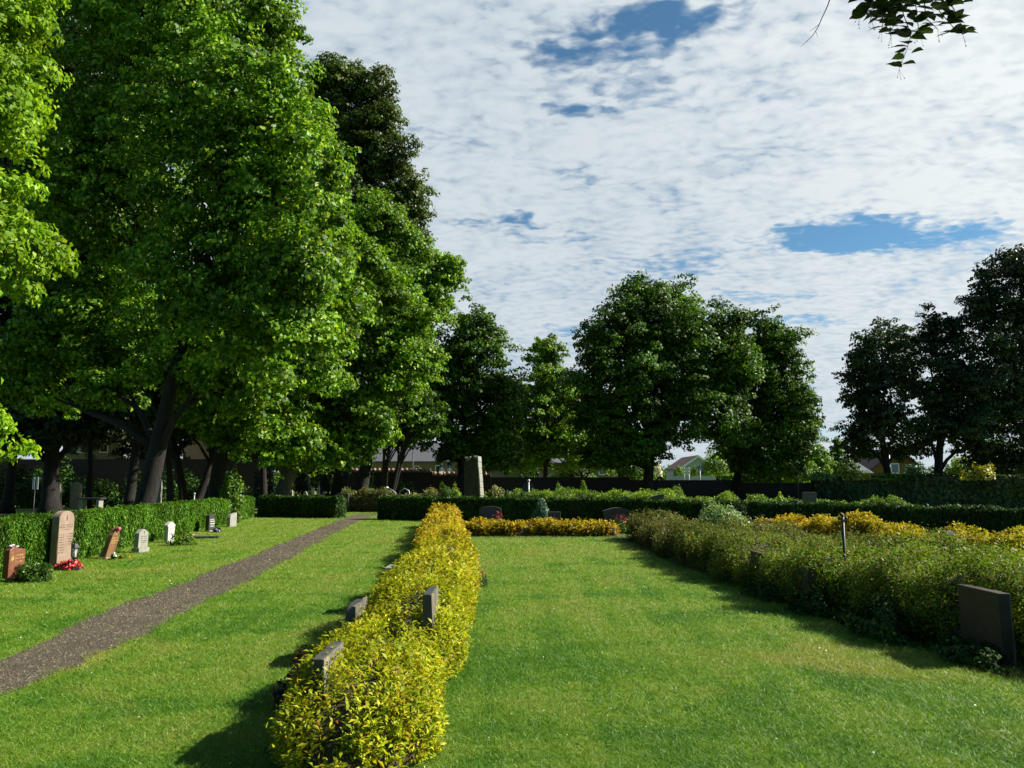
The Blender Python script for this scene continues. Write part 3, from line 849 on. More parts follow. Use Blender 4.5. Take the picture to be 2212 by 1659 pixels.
# ------------------------------------------------------------------ trees
LGR = 'lindens in the row behind the left hedge'
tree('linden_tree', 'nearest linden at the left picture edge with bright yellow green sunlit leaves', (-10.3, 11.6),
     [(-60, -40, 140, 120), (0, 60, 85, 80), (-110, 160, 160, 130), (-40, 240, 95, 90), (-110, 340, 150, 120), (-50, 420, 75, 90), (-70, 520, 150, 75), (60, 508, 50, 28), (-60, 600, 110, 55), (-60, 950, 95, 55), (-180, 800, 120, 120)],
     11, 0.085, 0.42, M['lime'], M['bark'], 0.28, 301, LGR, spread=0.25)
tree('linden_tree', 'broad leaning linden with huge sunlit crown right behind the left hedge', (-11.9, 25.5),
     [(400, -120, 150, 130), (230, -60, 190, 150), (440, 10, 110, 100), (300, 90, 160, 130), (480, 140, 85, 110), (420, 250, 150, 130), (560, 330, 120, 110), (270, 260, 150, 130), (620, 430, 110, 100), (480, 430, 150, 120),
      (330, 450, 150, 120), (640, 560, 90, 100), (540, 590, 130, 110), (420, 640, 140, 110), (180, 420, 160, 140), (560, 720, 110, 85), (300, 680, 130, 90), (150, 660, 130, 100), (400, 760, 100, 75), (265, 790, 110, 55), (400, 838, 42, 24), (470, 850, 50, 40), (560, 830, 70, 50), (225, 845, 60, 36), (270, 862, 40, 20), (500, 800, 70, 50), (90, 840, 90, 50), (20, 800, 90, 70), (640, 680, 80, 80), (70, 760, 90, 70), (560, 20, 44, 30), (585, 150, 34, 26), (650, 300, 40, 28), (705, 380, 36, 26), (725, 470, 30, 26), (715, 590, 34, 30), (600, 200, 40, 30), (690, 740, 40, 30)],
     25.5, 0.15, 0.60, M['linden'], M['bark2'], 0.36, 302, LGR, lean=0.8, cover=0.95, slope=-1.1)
tree('linden_tree', 'tall linden with ivy at its foot, second behind the left hedge', (-12.9, 34.5),
     [(600, 70, 52, 55), (630, 62, 30, 26), (540, 60, 70, 90), (570, 170, 95, 95), (620, 260, 85, 85), (660, 350, 75, 80), (690, 450, 62, 80), (590, 400, 110, 110), (690, 560, 60, 80), (620, 560, 110, 100), (650, 690, 110, 90),
      (720, 660, 60, 60), (560, 780, 110, 90), (660, 810, 90, 75), (480, 850, 70, 55), (560, 900, 80, 60), (500, 930, 45, 45), (440, 900, 60, 36), (520, 940, 60, 30), (640, 950, 60, 40), (600, 985, 34, 34), (540, 960, 50, 34)],
     34, 0.175, 0.70, M['linden'], M['bark2'], 0.38, 303, LGR, cover=1.05)
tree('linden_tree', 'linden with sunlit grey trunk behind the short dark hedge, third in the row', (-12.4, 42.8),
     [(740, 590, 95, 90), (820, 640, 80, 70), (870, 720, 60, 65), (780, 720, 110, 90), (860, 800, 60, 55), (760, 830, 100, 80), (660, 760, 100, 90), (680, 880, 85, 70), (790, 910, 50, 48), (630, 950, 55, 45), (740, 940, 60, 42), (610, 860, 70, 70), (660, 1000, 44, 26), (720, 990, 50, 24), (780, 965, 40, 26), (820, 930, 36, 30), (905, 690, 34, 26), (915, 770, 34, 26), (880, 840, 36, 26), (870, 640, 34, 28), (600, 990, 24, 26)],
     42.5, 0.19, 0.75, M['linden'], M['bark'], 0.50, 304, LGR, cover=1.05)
tree('linden_tree', 'tall dark seed laden tree rising highest behind the left lindens', (-11.4, 54),
     [(715, 175, 50, 42), (760, 185, 45, 45), (690, 230, 45, 55), (812, 205, 40, 48), (830, 265, 32, 50), (740, 270, 80, 70), (790, 340, 75, 70), (860, 345, 38, 42), (770, 430, 100, 80), (850, 430, 60, 55), (895, 410, 32, 42), (880, 480, 45, 50),
      (820, 500, 80, 60), (800, 600, 80, 80)],
     55, 0.21, 0.7, M['brownish'], M['bark2'], 0.5, 305, cover=1.15)
tree('linden_tree', 'green linden in front of the tall dark tree with a long right hand branch', (-9.4, 50),
     [(800, 470, 60, 50), (850, 510, 55, 45), (820, 560, 90, 60), (890, 560, 60, 55), (950, 575, 42, 26), (978, 572, 22, 16), (975, 605, 26, 20), (860, 620, 90, 60), (940, 630, 46, 34), (800, 660, 80, 70), (890, 690, 66, 50), (940, 665, 32, 22), (840, 740, 80, 50), (890, 760, 50, 60), (870, 820, 50, 50)],
     50, 0.19, 0.75, M['linden'], M['bark2'], 0.42, 326, LGR)
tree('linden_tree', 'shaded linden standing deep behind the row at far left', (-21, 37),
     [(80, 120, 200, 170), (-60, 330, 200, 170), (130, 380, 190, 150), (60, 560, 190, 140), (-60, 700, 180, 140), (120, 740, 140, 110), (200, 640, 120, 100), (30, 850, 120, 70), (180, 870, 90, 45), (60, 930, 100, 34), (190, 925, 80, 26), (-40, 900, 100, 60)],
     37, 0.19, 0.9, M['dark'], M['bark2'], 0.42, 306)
tree('linden_tree', 'slender dark trunked tree in deep shade between the left lindens', (-16.9, 35.5),
     [(260, 560, 130, 110), (330, 720, 110, 90), (230, 780, 100, 70), (320, 870, 80, 45), (420, 790, 90, 70)],
     36, 0.19, 0.9, M['dark'], M['bark2'], 0.26, 307)
tree('shade_tree', 'dark forked tree in the shade behind the ivy covered trunk', (-18.5, 46),
     [(420, 830, 80, 70), (470, 760, 90, 80), (400, 900, 60, 40), (520, 880, 60, 50), (330, 910, 70, 36)], 46, 0.22, 0.9, M['dark'], M['bark2'], 0.28, 308, stems=2)
tree('shade_tree', 'low spreading tree with fanned stems left of the tall stele', (-8.0, 50),
     [(860, 880, 62, 50), (910, 880, 40, 42), (820, 900, 50, 40), (880, 935, 62, 28), (930, 920, 26, 28), (840, 830, 50, 45)], 50, 0.19, 0.6, M['deep'], M['bark2'], 0.14, 309, stems=4, cover=1.1)
tree('shade_tree', 'medium broad tree with sunlit top behind the tall stele', (-3.7, 57),
     [(1000, 700, 42, 42), (1035, 715, 38, 40), (985, 760, 55, 55), (1060, 765, 44, 45), (1020, 830, 85, 65), (950, 830, 45, 60), (1085, 845, 38, 50), (1000, 910, 95, 60), (1075, 915, 50, 45), (940, 930, 50, 45), (1040, 965, 70, 30), (1080, 985, 50, 30), (990, 985, 44, 22)],
     57, 0.21, 0.85, M['deep'], M['bark2'], 0.3, 310, cover=1.05)
tree('shade_tree', 'slim light green tree between the broad tree and the biggest dark tree', (2.9, 66),
     [(1165, 752, 24, 22), (1190, 765, 26, 30), (1175, 800, 42, 36), (1180, 850, 46, 42), (1215, 880, 50, 50), (1140, 890, 50, 50), (1225, 940, 50, 40), (1130, 950, 50, 36), (1175, 960, 50, 34)],
     66, 0.22, 0.7, M['linden'], M['bark2'], 0.26, 311, trunk_to=7.5)
tree('shade_tree', 'bright low leafy tree hanging over the brick wall', (7.2, 72),
     [(1270, 930, 44, 40), (1300, 960, 40, 36), (1255, 980, 50, 32), (1120, 985, 42, 30), (1150, 1000, 34, 20), (1310, 1000, 30, 22)],
     72, 0.22, 0.75, M['fresh'], M['bark2'], 0.16, 312, stems=2)
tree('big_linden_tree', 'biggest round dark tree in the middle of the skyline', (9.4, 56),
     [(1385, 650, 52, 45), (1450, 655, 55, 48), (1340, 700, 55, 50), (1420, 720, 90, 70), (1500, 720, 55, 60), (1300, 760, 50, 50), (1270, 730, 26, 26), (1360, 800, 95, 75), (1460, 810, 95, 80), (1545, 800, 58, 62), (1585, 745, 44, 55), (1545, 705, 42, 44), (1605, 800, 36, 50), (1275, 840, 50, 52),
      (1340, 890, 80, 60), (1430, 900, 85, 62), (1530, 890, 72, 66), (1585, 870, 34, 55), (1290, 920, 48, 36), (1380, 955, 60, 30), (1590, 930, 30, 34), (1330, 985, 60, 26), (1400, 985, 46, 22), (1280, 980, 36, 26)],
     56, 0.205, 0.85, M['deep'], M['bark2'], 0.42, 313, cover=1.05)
tree('big_linden_tree', 'round dark tree right of the biggest tree with a sunlit right flank', (16.2, 60),
     [(1590, 740, 40, 46), (1650, 715, 42, 40), (1690, 745, 44, 44), (1620, 770, 46, 46), (1660, 810, 70, 60), (1715, 830, 40, 55), (1620, 870, 50, 55), (1680, 890, 75, 60), (1738, 915, 30, 52), (1640, 945, 60, 40), (1715, 965, 48, 40), (1590, 975, 40, 24), (1670, 1000, 60, 26), (1620, 1000, 50, 26), (1715, 1008, 40, 22)],
     60, 0.215, 0.85, M['deep'], M['bark2'], 0.4, 314, cover=1.05)
tree('shade_tree', 'low sunlit leafy tree at the right foot of the round dark tree', (23.5, 66),
     [(1745, 985, 34, 26), (1770, 1005, 26, 18), (1710, 1000, 40, 24)], 66, 0.22, 0.6, M['fresh'], M['bark2'], 0.14, 315)
tree('shade_tree', 'loose dark tree left in the right hand group, with sky showing through', (26.2, 56),
     [(1880, 735, 26, 30), (1930, 735, 40, 40), (1855, 770, 26, 22), (1900, 790, 52, 46), (1840, 815, 26, 26), (1955, 810, 44, 52), (1895, 860, 58, 44), (1845, 860, 30, 20), (1930, 915, 62, 38), (1868, 925, 48, 26), (1845, 948, 26, 16), (1865, 972, 46, 20), (1960, 970, 44, 20)],
     56, 0.2, 0.6, M['dark'], M['bark2'], 0.3, 316, cover=0.85, trunk_to=9.5)
tree('shade_tree', 'dark upright tree with leaning trunk in the middle of the right hand group', (29.0, 55),
     [(2010, 700, 22, 32), (2020, 750, 38, 44), (2060, 720, 30, 30), (2050, 810, 52, 55), (2010, 860, 42, 50), (2070, 890, 50, 52), (2020, 935, 50, 30), (2085, 960, 34, 22)],
     55, 0.2, 0.7, M['dark'], M['bark2'], 0.36, 317, cover=0.85, trunk_to=8.5, lean=0.4)
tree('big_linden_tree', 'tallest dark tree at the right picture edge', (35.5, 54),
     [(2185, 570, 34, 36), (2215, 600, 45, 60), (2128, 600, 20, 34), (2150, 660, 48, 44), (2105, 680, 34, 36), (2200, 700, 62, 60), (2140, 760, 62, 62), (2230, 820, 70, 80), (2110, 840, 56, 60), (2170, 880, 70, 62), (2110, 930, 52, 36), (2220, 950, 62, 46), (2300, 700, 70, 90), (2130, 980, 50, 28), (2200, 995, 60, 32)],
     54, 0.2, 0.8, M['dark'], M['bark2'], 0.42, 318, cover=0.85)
tree('poplar_tree', 'tiny pointed far poplar in the sky gap on the right', (44.6, 110),
     [(1808, 962, 9, 14), (1808, 985, 12, 20), (1800, 1010, 14, 18)], 110, 0.4, 0.6, M['deep'], M['bark2'], 0.2, 319, spread=0.2)
tree('shade_tree', 'dense dark tree behind the shaded wall at far left', (-48, 72),
     [(60, 800, 150, 120), (-60, 860, 150, 110), (160, 880, 120, 80), (20, 930, 110, 46), (240, 900, 80, 60)], 72, 0.28, 1.1, M['dark'], M['bark2'], 0.3, 321)
tree('shade_tree', 'dense dark tree behind the shaded wall between the left trunks', (-30, 70),
     [(360, 820, 110, 100), (460, 860, 100, 80), (330, 920, 70, 46), (540, 880, 90, 90), (400, 930, 40, 26), (560, 980, 60, 50), (330, 985, 60, 30)], 70, 0.27, 1.1, M['dark'], M['bark2'], 0.3, 322)
tree('shade_tree', 'dark tree filling the gap behind the grey linden trunk', (-17.5, 68),
     [(640, 880, 90, 90), (700, 940, 80, 60), (620, 980, 70, 50), (700, 1010, 60, 30), (760, 930, 50, 60)], 68, 0.26, 1.1, M['dark'], M['bark2'], 0.3, 323)
tree('shade_tree', 'distant dark tree behind the pale middle building', (8, 112),
     [(1110, 960, 60, 40), (1180, 980, 60, 30), (1050, 985, 50, 30), (1330, 975, 50, 36)], 112, 0.4, 1.3, M['deep'], M['bark2'], 0.3, 324)
tree('shade_tree', 'distant dark tree right of the white gabled house', (38, 115),
     [(1610, 985, 60, 34), (1680, 1000, 60, 26), (1750, 1015, 50, 18)], 115, 0.4, 1.3, M['deep'], M['bark2'], 0.3, 325)
for k, (px, w, top, d, lab) in enumerate([(748, 16, 975, 56, 'tall dark columnar conifer left of the fanned tree'), (700, 14, 1010, 54, 'dark columnar conifer behind the slim white pillar stone'),
                                          (570, 24, 1000, 55, 'dark columnar conifer left of the grey linden trunk'), (655, 18, 1005, 58, 'dark columnar conifer behind the gabled pale headstone')]):
    c = P(px, 1045, d); s_ = d / FPX; h = P(px, top, d).z
    r_ = empty('columnar_conifer', (c.x, c.y, 0), lab, 'conifer')
    MB().tube([(c.x, c.y, -.1), (c.x, c.y, h * .6)], [.12, .04], 7).build('trunk', M['bark2'], r_)
    leafmesh('foliage', [bush_arrays((c.x, c.y, 0.1), (w * s_, w * s_, h - .1), .2, 700 + k, 2.6, .35, 1.0, .12)], M['dark'], r_)
for k, (px, py, rx, ry, d, mt, lab) in enumerate([
        (1826, 1010, 34, 18, 74, 'deep', 'low dark shrub beyond the ivy wall beneath the poplar'),
        (2090, 1008, 44, 22, 62, 'fresh', 'mid green shrub over the ivy wall right of the leaning trunk'),
        (2160, 990, 60, 36, 60, 'deep', 'tall green shrub over the ivy wall at the right edge'),
        (1980, 1016, 30, 14, 64, 'bluegreen', 'small bluish shrub beside the ochre house'),
        (1545, 1005, 34, 22, 78, 'fresh', 'sunlit green shrub right of the white gabled house'),
        (1465, 1018, 10, 10, 100, 'fresh', 'small green garden shrub in front of the white gabled house'),
        (1500, 1018, 9, 10, 100, 'fresh', 'small green shrub right of the arrow road signs'),
        (1420, 1012, 10, 16, 80, 'bloom', 'pale blossoming shrub left of the white gabled house'),
        (1240, 1020, 50, 16, 82, 'deep', 'dark low shrub behind the brick wall in the middle'),
        (1372, 1012, 40, 26, 66, 'deep', 'dark green shrub over the wall under the biggest tree'),
        (1655, 1020, 60, 22, 66, 'deep', 'dark green shrub over the wall under the round tree'),
        (1730, 1026, 50, 18, 64, 'fresh', 'light green shrub over the wall beside the thin lamp post')]):
    c = P(px, py, d); s = d / FPX
    bush('garden_shrub', lab, 'shrub', (c.x, c.y, max(0.0, c.z - ry * s)), (rx * s, rx * s * .8, 2 * ry * s), 0.2 if d < 90 else 0.16, M[mt], 340 + k, cover=2.0, aspect=0.7)

for k, (px, d, w, h, lab) in enumerate([(40, 54, 2.6, 2.6, 'large dark shrub at far left before the shaded wall'), (190, 56, 2.4, 2.0, 'dark shrub behind the stone bench in the shade'), (330, 55, 2.0, 2.4, 'dark shrub behind the leaning linden trunk'),
                                        (400, 58, 2.2, 1.8, 'dark low shrub left of the salmon house in the shade'), (480, 57, 2.0, 2.3, 'dark shrub behind the ivy covered trunk'), (120, 60, 2.0, 3.0, 'tall dark shrub behind the rounded pale headstones')]):
    c = P(px, 1045, d)
    bush('shade_shrub', lab, 'shrub', (c.x, c.y), (w, w * .6, h), .2, M['yew'], 620 + k, cover=2.0, aspect=.7, lump=.3)
for k, (px, d, r0, lab) in enumerate([(20, 44, .3, 'dark trunk at the far left in deep shade'), (190, 52, .22, 'thin dark trunk in deep shade behind the stone bench'), (365, 40, .2, 'thin dark trunk just right of the leaning linden'), (570, 52, .26, 'dark trunk in shade left of the grey linden trunk')]):
    c = P(px, 1045, d)
    tree('shade_tree', lab, (c.x, c.y), [(px - 20, 800, 90, 60), (px + 40, 760, 80, 60), (px, 860, 60, 40)], d, .22, .9, M['dark'], M['bark2'], r0, 640 + k, nlimb=5)
# ivy on the second trunk, weeds at tree feet
c = P(500, 1085, 33.6)
bush('ivy_plant', 'bright ivy climbing the foot of the second linden trunk', 'ivy', (c.x + .1, c.y - .4, 0), (0.45, 0.4, 1.75), 0.12, M['fresh'], 361, aspect=.8, lump=.35)
for k, (px, d, w, h, lab) in enumerate([(262, 36, .5, .55, 'small sunlit weed at the slender dark trunk'), (622, 41.6, .35, .9, 'small sunlit shoots at the grey linden trunk'), (668, 50, .8, .8, 'leafy shrub between the small white far headstones')]):
    c = P(px, 1045, d)
    bush('leafy_plant', lab, 'plant', (c.x, c.y, 0), (w, w * .8, h), 0.12, M['fresh'], 365 + k, aspect=.7)

rg = np.random.default_rng(808)
Vs = []
for k in range(90):
    px = -200 + 2700 * k / 90 + rg.uniform(-10, 10)
    c = P(px, 1045, 175 + rg.uniform(-12, 12))
    hh_ = rg.uniform(3.6, 6.2)
    Vs.append(bush_arrays((c.x, c.y, 0), (rg.uniform(3, 5), 3, hh_), .6, 900 + k, 1.7, .7))
tag(leafmesh('distant_wood', Vs, M['deep']), 'far low belt of dark green trees closing the horizon', 'wood', kind='stuff')
# ------------------------------------------------------------------ overhanging twigs near the camera
def heart(c, a, n, L):
    b = n.cross(a).normalized()
    o = [(-.5, 0), (-.42, .26), (-.15, .42), (.15, .34), (.36, .14), (.56, 0), (.36, -.14), (.15, -.34), (-.15, -.42), (-.42, -.26)]
    return [c + a * (x * L) + b * (y * L) + n * (abs(y) * L * .25 - max(0, x) ** 2 * L * .3) for x, y in o]
oroot = empty('overhanging_linden', (8.2, -0.8, 0), 'linden branch with dark heart shaped leaves hanging in at upper right', 'tree')
rr = random.Random(77)
t = MB()
t.tube([(8.2, -.8, -.1), (8.1, -.8, 1.5), (7.9, -.6, 3.4), (7.6, -.3, 5.6), (7.5, -.3, 8.0)], [.34, .26, .22, .17, .08], 10)
hub = P(1960, -110, 5.6)
t.tube([(7.75, -.45, 4.6), (6.6, 1.8, 5.9), (5.0, 4.0, 6.3), hub], [.12, .08, .045, .012], 7)
t.build('trunk', M['bark'], oroot)
tw = MB(); leaves = []
mains = [[(1960, -110), (1935, -20), (1955, 40), (1968, 75), (1958, 110), (1942, 150)],
         [(1950, -100), (1900, -30), (1880, 15), (1856, 34)], [(1960, -110), (1930, -20), (1915, 20), (1905, 60)], [(1970, -110), (1980, -30), (1978, 10), (1985, 70)], [(1940, -110), (1905, -25), (1890, 5)], [(1975, -100), (2035, -25), (2062, 22)],
         [(1960, -110), (1890, -20), (1905, 35), (1925, 78)],
         [(1960, -110), (2010, -30), (2030, 25), (2060, 60), (2080, 74)],
         [(1960, -110), (1995, -20), (2000, 40), (2025, 62)],
         [(1960, -110), (1950, -10), (1930, 40)], [(1955, -110), (1915, -5), (1880, 40)], [(1985, -90), (2040, -10), (2050, 5)]]
for ch, line in enumerate(mains):
    d0 = 5.5 + rr.uniform(-.25, .25)
    pts = [P(x, y, d0 + 0.06 * i) for i, (x, y) in enumerate(line)]
    tw.tube(pts, [.006, .0045, .0035, .0028, .002, .0015][:len(pts)], 5)
    for i in range(len(pts) - 1):
        ns = 6 if ch else 5
        for q in range(ns):
            f = (q + rr.random() * .6) / ns
            p = pts[i].lerp(pts[i + 1], f)
            sd = Vector((rr.choice((-1, 1)) * rr.uniform(.6, 1), rr.uniform(-.7, .7), rr.uniform(-.45, .12))).normalized()
            c = p + sd * rr.uniform(.05, .085)
            tw.tube([p, p.lerp(c, .5)], [.0012, .001], 4)
            n = Vector((rr.uniform(-.35, .35), rr.uniform(-.6, .3), 1)).normalized()
            a = (sd - n * sd.dot(n)).normalized()
            leaves.append(heart(c, a, n, rr.uniform(.09, .135)))
            if ch != 0 and q % 2 == 0: leaves.append(heart(c + Vector((rr.uniform(-.08, .08), rr.uniform(-.08, .08), rr.uniform(-.02, .07))), a, n, rr.uniform(.07, .11)))
    e = pts[-1]
    for q in range(3):
        k = e + Vector((rr.uniform(-.04, .04), rr.uniform(-.03, .03), -rr.uniform(.05, .1)))
        tw.tube([e, k], [.0011, .0008], 4)
        tw.blob(k, (.004, .004, .004), q)
tw.build('twigs', M['stem'], oroot)
lm = MB()
for l in leaves: lm.add(l, [tuple(range(10))])
lm.build('leaves', M['nearleaf'], oroot)
bt = MB()
bare = [P(x, y, 5.6) for x, y in ((1850, -130), (1800, -25), (1788, 12), (1775, 40), (1768, 57), (1756, 76), (1742, 90), (1729, 101))]
bt.tube([hub, bare[0]], [.008, .006], 5)
bt.tube(bare, [.006, .0045, .004, .0035, .003, .0025, .002, .0012], 5)
bt.tube([P(1770, 52, 5.6), P(1758, 62, 5.58), P(1748, 68, 5.56)], [.002, .0015, .001], 4)
bt.tube([P(1762, 68, 5.6), P(1767, 80, 5.62)], [.0018, .001], 4)
bt.build('bare_twig', M['stem'], oroot)
leafmesh('crown', crown_arrays([((8.0, -1.5, 7.6), (2.2, 1.8, 1.8)), ((9.6, -0.8, 6.6), (1.6, 1.6, 1.4)), ((7.3, -2.6, 6.4), (1.5, 1.4, 1.3))], np.random.default_rng(5), 0.11, .5, 1.0), M['deep'], oroot)

# ------------------------------------------------------------------ headstones on the left
HD = Vector((-3.73, 25.2, 0)).normalized()          # along the hedge
SD = Vector((HD.x * math.cos(.3) + HD.y * math.sin(.3), HD.y * math.cos(.3) - HD.x * math.sin(.3), 0))   # stones are turned a little towards the lawn's near end
HN = Vector((SD.y, -SD.x, 0))
def width_for(base, px):
    def X(a):
        q = base + SD * a
        return q.x / q.y * FPX
    return 0.5 * px / (X(0.25) - X(-0.25))

def strokes(mb, base, u, n, t, lean, rows, rs, hgt=0.022, dep=0.003):
    """worn unreadable lines of lettering as little raised strokes"""
    for (z, a0, a1) in rows:
        a = a0
        while a < a1:
            w = rs.uniform(.006, .016)
            h = hgt * rs.uniform(.5, 1.0)
            q = base + u * (a + w / 2) + n * (t / 2 + dep / 2 + lean * z) + Vector((0, 0, z))
            o = [(-w / 2, -h / 2), (w / 2, -h / 2), (w / 2 * rs.uniform(.3, 1), h / 2), (-w / 2 * rs.uniform(.3, 1), h / 2)]
            mb.prism(q, u, n, o, dep)
            a += w + (rs.uniform(.004, .010) if rs.random() < .8 else .025)

def headstone(label, base, outline, t, mat, u=SD, n=HN, lean=0.0, plinth=None, rows=None, lmat=None, hgt=.022, group=None, emblem=None, rough=None, name='headstone', pm=None, skew=0.0):
    root = empty(name, base, label, 'headstone', group)
    z0 = plinth[2] if plinth else 0.0
    ol = [(a + skew * z, z + z0) for a, z in outline]
    MB().prism(base - Vector((0, 0, .04 if not plinth else 0)), u, n, ol, t, lean).build('slab', mat, root, 0.008)
    if plinth:
        w, dpt, h = plinth
        MB().prism(base - Vector((0, 0, .05)), u, n, [(-w / 2, 0), (w / 2, 0), (w / 2, h + .05), (-w / 2, h + .05)], dpt).build('plinth', pm or mat, root, 0.008)
    if rough:
        xs = max(a for a, z in ol)
        mb = MB()
        mb.prism(base, u, n, [(-.001, 0), (.001, 0), (.001, .01)], t * .5)
    if rows:
        mb = MB()
        strokes(mb, base + Vector((0, 0, z0)), u, n, t, lean, [(z, a + skew * z, b + skew * z) for z, a, b in rows], random.Random(len(label)), hgt)
        if emblem:
            for pr in emblem:
                mb.prism(base + Vector((0, 0, z0)) + n * (t / 2 + .002 + lean * pr[0][1]), u, n, [(a + skew * z, z) for a, z in pr], .004)
        mb.build('inscription', lmat, root)
    return root

def arch(w, h, r, k=9, shoulder=0.0):
    pts = [(-w / 2, 0), (w / 2, 0), (w / 2, h - r)]
    for i in range(1, k):
        a = PI * i / k
        pts.append((w / 2 * math.cos(a), h - r + r * math.sin(a)))
    pts.append((-w / 2, h - r))
    return pts

def cross_emblem(a, z, s):
    return [[(a - .006, z - s), (a + .006, z - s), (a + .006, z + s), (a - .006, z + s)], [(a - s * .5, z + s * .25), (a + s * .5, z + s * .25), (a + s * .5, z + s * .25 + .012), (a - s * .5, z + s * .25 + .012)]]

g = 'headstones in front of the left hedge'
b0 = G(27, 1256); w = width_for(b0, 33.5)
headstone('small red brown granite headstone with gilt lettering and white pebbles on its top', b0,
          [(-w / 2, 0), (w / 2, 0), (w / 2, .455), (w * .08, .475), (-w * .22, .515), (-w * .46, .46), (-w / 2, .42)], .11, M['redstone'], plinth=(w * .5, .14, .06), pm=M['greystone'],
          rows=[(.37, -w * .1, w * .42), (.32, -w * .17, w * .45), (.265, -w * .1, w * .36)], lmat=M['gilt'], hgt=.032, group=g,
          emblem=[[(-w * .38, .30), (-w * .33, .27), (-w * .30, .30), (-w * .36, .38)], [(-w * .30, .28), (-w * .24, .30), (-w * .24, .40), (-w * .29, .34)], [(-w * .33, .40), (-w * .30, .40), (-w * .29, .43), (-w * .32, .43)]])
for k, (a, z) in enumerate([(-.30, .575), (-.16, .585), (.12, .555)]):
    q = b0 + SD * (w * a) + Vector((0, 0, z - .005))
    o = MB().blob((q.x, q.y, q.z + .012), (.03, .035, .018), k).build('pebble', M['whitestone'])
    tag(o, ['white pebble on the red brown headstone, nearest the camera', 'white pebble in the middle on top of the red brown headstone', 'greyish pebble farthest back on top of the red brown headstone'][k], 'pebble')
b0 = G(130, 1226); w = width_for(b0, 32)
W2 = w / 2
headstone('tallest headstone, pale pink sandstone with a round top and worn lettering', b0,
          [(-W2, 0), (W2 * .88, 0), (W2 * .92, .10), (W2 * .82, .14), (W2 * .78, .40), (W2 * .96, .46), (W2, .86)] + [(W2 * math.cos(PI * i / 10), .86 + .15 * math.sin(PI * i / 10)) for i in range(1, 10)] + [(-W2, .86)],
          .16, M['pinkstone'], rows=[(.74, -.16, .16), (.70, -.20, .18), (.655, -.08, .08)] + [(.56 - .048 * i, -.24, -.06) for i in range(8)] + [(.57 - .05 * i, .06, .22) for i in range(5)], lmat=M['cutlet'], hgt=.026, group=g,
          emblem=[[(-.012, .82), (.012, .82), (.012, .93), (-.012, .93)], [(-.03, .86), (.03, .86), (.025, .875), (-.025, .875)]], plinth=(w * 1.08, .26, .07), pm=M['pinkstone'])
b0 = G(231, 1206); w = width_for(b0, 17)
headstone('slim brown pointed headstone leaning to the right with gilt lettering', b0,
          [(-w / 2, 0), (w / 2, 0), (w * .52, .30), (w * .55, .42), (w * .35, .53), (w * .05, .62), (-w * .12, .58), (-w * .4, .45), (-w * .5, .25)], .12, M['brownstone'], lean=.05, skew=.32, plinth=(w * 1.2, .2, .035), pm=M['pinkstone'],
          rows=[(.39, -w * .38, w * .45), (.335, -w * .4, w * .45), (.285, -w * .35, w * .3)], lmat=M['gilt'], hgt=.034, group=g, emblem=[[(-.02, .45), (.015, .45), (.025, .52), (-.01, .52)]])
b0 = G(303, 1193); w = width_for(b0, 20)
headstone('grey limestone headstone with a peaked top, small cross and plain plinth', b0,
          [(-w / 2, 0), (w / 2, 0), (w * .5, .34), (w * .16, .415), (0, .43), (-w * .16, .415), (-w * .5, .34)], .12, M['greystone'], skew=.04, plinth=(w * 1.12, .2, .11),
          rows=[(.26, -w * .25, w * .3), (.215, -w * .3, w * .34), (.16, -w * .3, w * .3), (.12, -w * .25, w * .25)], lmat=M['darklet'], hgt=.024, group=g, emblem=cross_emblem(.02, .345, .045))
b0 = G(365, 1171); w = width_for(b0, 14)
headstone('white marble headstone with a pointed gabled cap beside a green plant', b0,
          [(-w / 2, 0), (w / 2, 0), (w / 2, .46), (w * .62, .47), (w * .58, .51), (w * .2, .58), (0, .60), (-w * .2, .58), (-w * .58, .51), (-w * .62, .47), (-w / 2, .46)], .12, M['whitestone'], group=g,
          rows=[(.38, -w * .3, w * .3), (.33, -w * .3, w * .3)], lmat=M['greystone'], hgt=.018)
b0 = G(453, 1148); w = width_for(b0, 12)
headstone('dark grey headstone with pale lettering, partly swallowed by the hedge', b0, arch(w, .54, .06), .14, M['darkstone'], group=g, plinth=(w * 1.15, .22, .04), pm=M['greystone'],
          rows=[(.36, -w * .35, w * .35), (.30, -w * .35, w * .4), (.22, -w * .35, w * .4), (.14, -w * .35, w * .38)], lmat=M['palelet'], hgt=.06)
b0 = G(500, 1138); w = width_for(b0, 14)
headstone('plain pale headstone with a slanting top, last before the hedge corner', b0, [(-w / 2, 0), (w / 2, 0), (w / 2, .56), (-w * .35, .50), (-w * .5, .40)], .14, M['greystone'], group=g)

# lanterns
def lantern(label, base, h, post, s=1.0):
    r = empty('grave_lantern', base, label, 'lantern')
    x, y = base.x, base.y
    MB().tube([(x, y, -.05), (x, y, post)], .012 * s, 8).build('post', M['iron'], r)
    MB().lathe((x, y, post), [(.05 * s, 0), (.055 * s, .012), (.05 * s, .02)], 6).build('base', M['iron'], r)
    body = MB()
    for k in range(6):
        a = 2 * PI * k / 6
        body.tube([(x + .045 * s * math.cos(a), y + .045 * s * math.sin(a), post + .02), (x + .062 * s * math.cos(a), y + .062 * s * math.sin(a), post + h)], .006 * s, 5)
    body.build('frame', M['iron'], r)
    MB().lathe((x, y, post + .021), [(.042 * s, 0), (.058 * s, h - .022)], 6).build('pane', M['glass'], r)
    MB().lathe((x, y, post + .022), [(.026 * s, 0), (.026 * s, h * .6)], 10).build('candle', M['candle'], r)
    MB().lathe((x, y, post + h), [(.085 * s, 0), (.075 * s, .015), (.035 * s, .06 * s), (.02 * s, .065 * s), (.022 * s, .085 * s), (.004, .10 * s)], 6).build('roof', M['iron'], r)
q = G(159, 1219)
lantern('dark iron grave lantern on a short post beside the tallest headstone', q, .20, .13, 1.35)
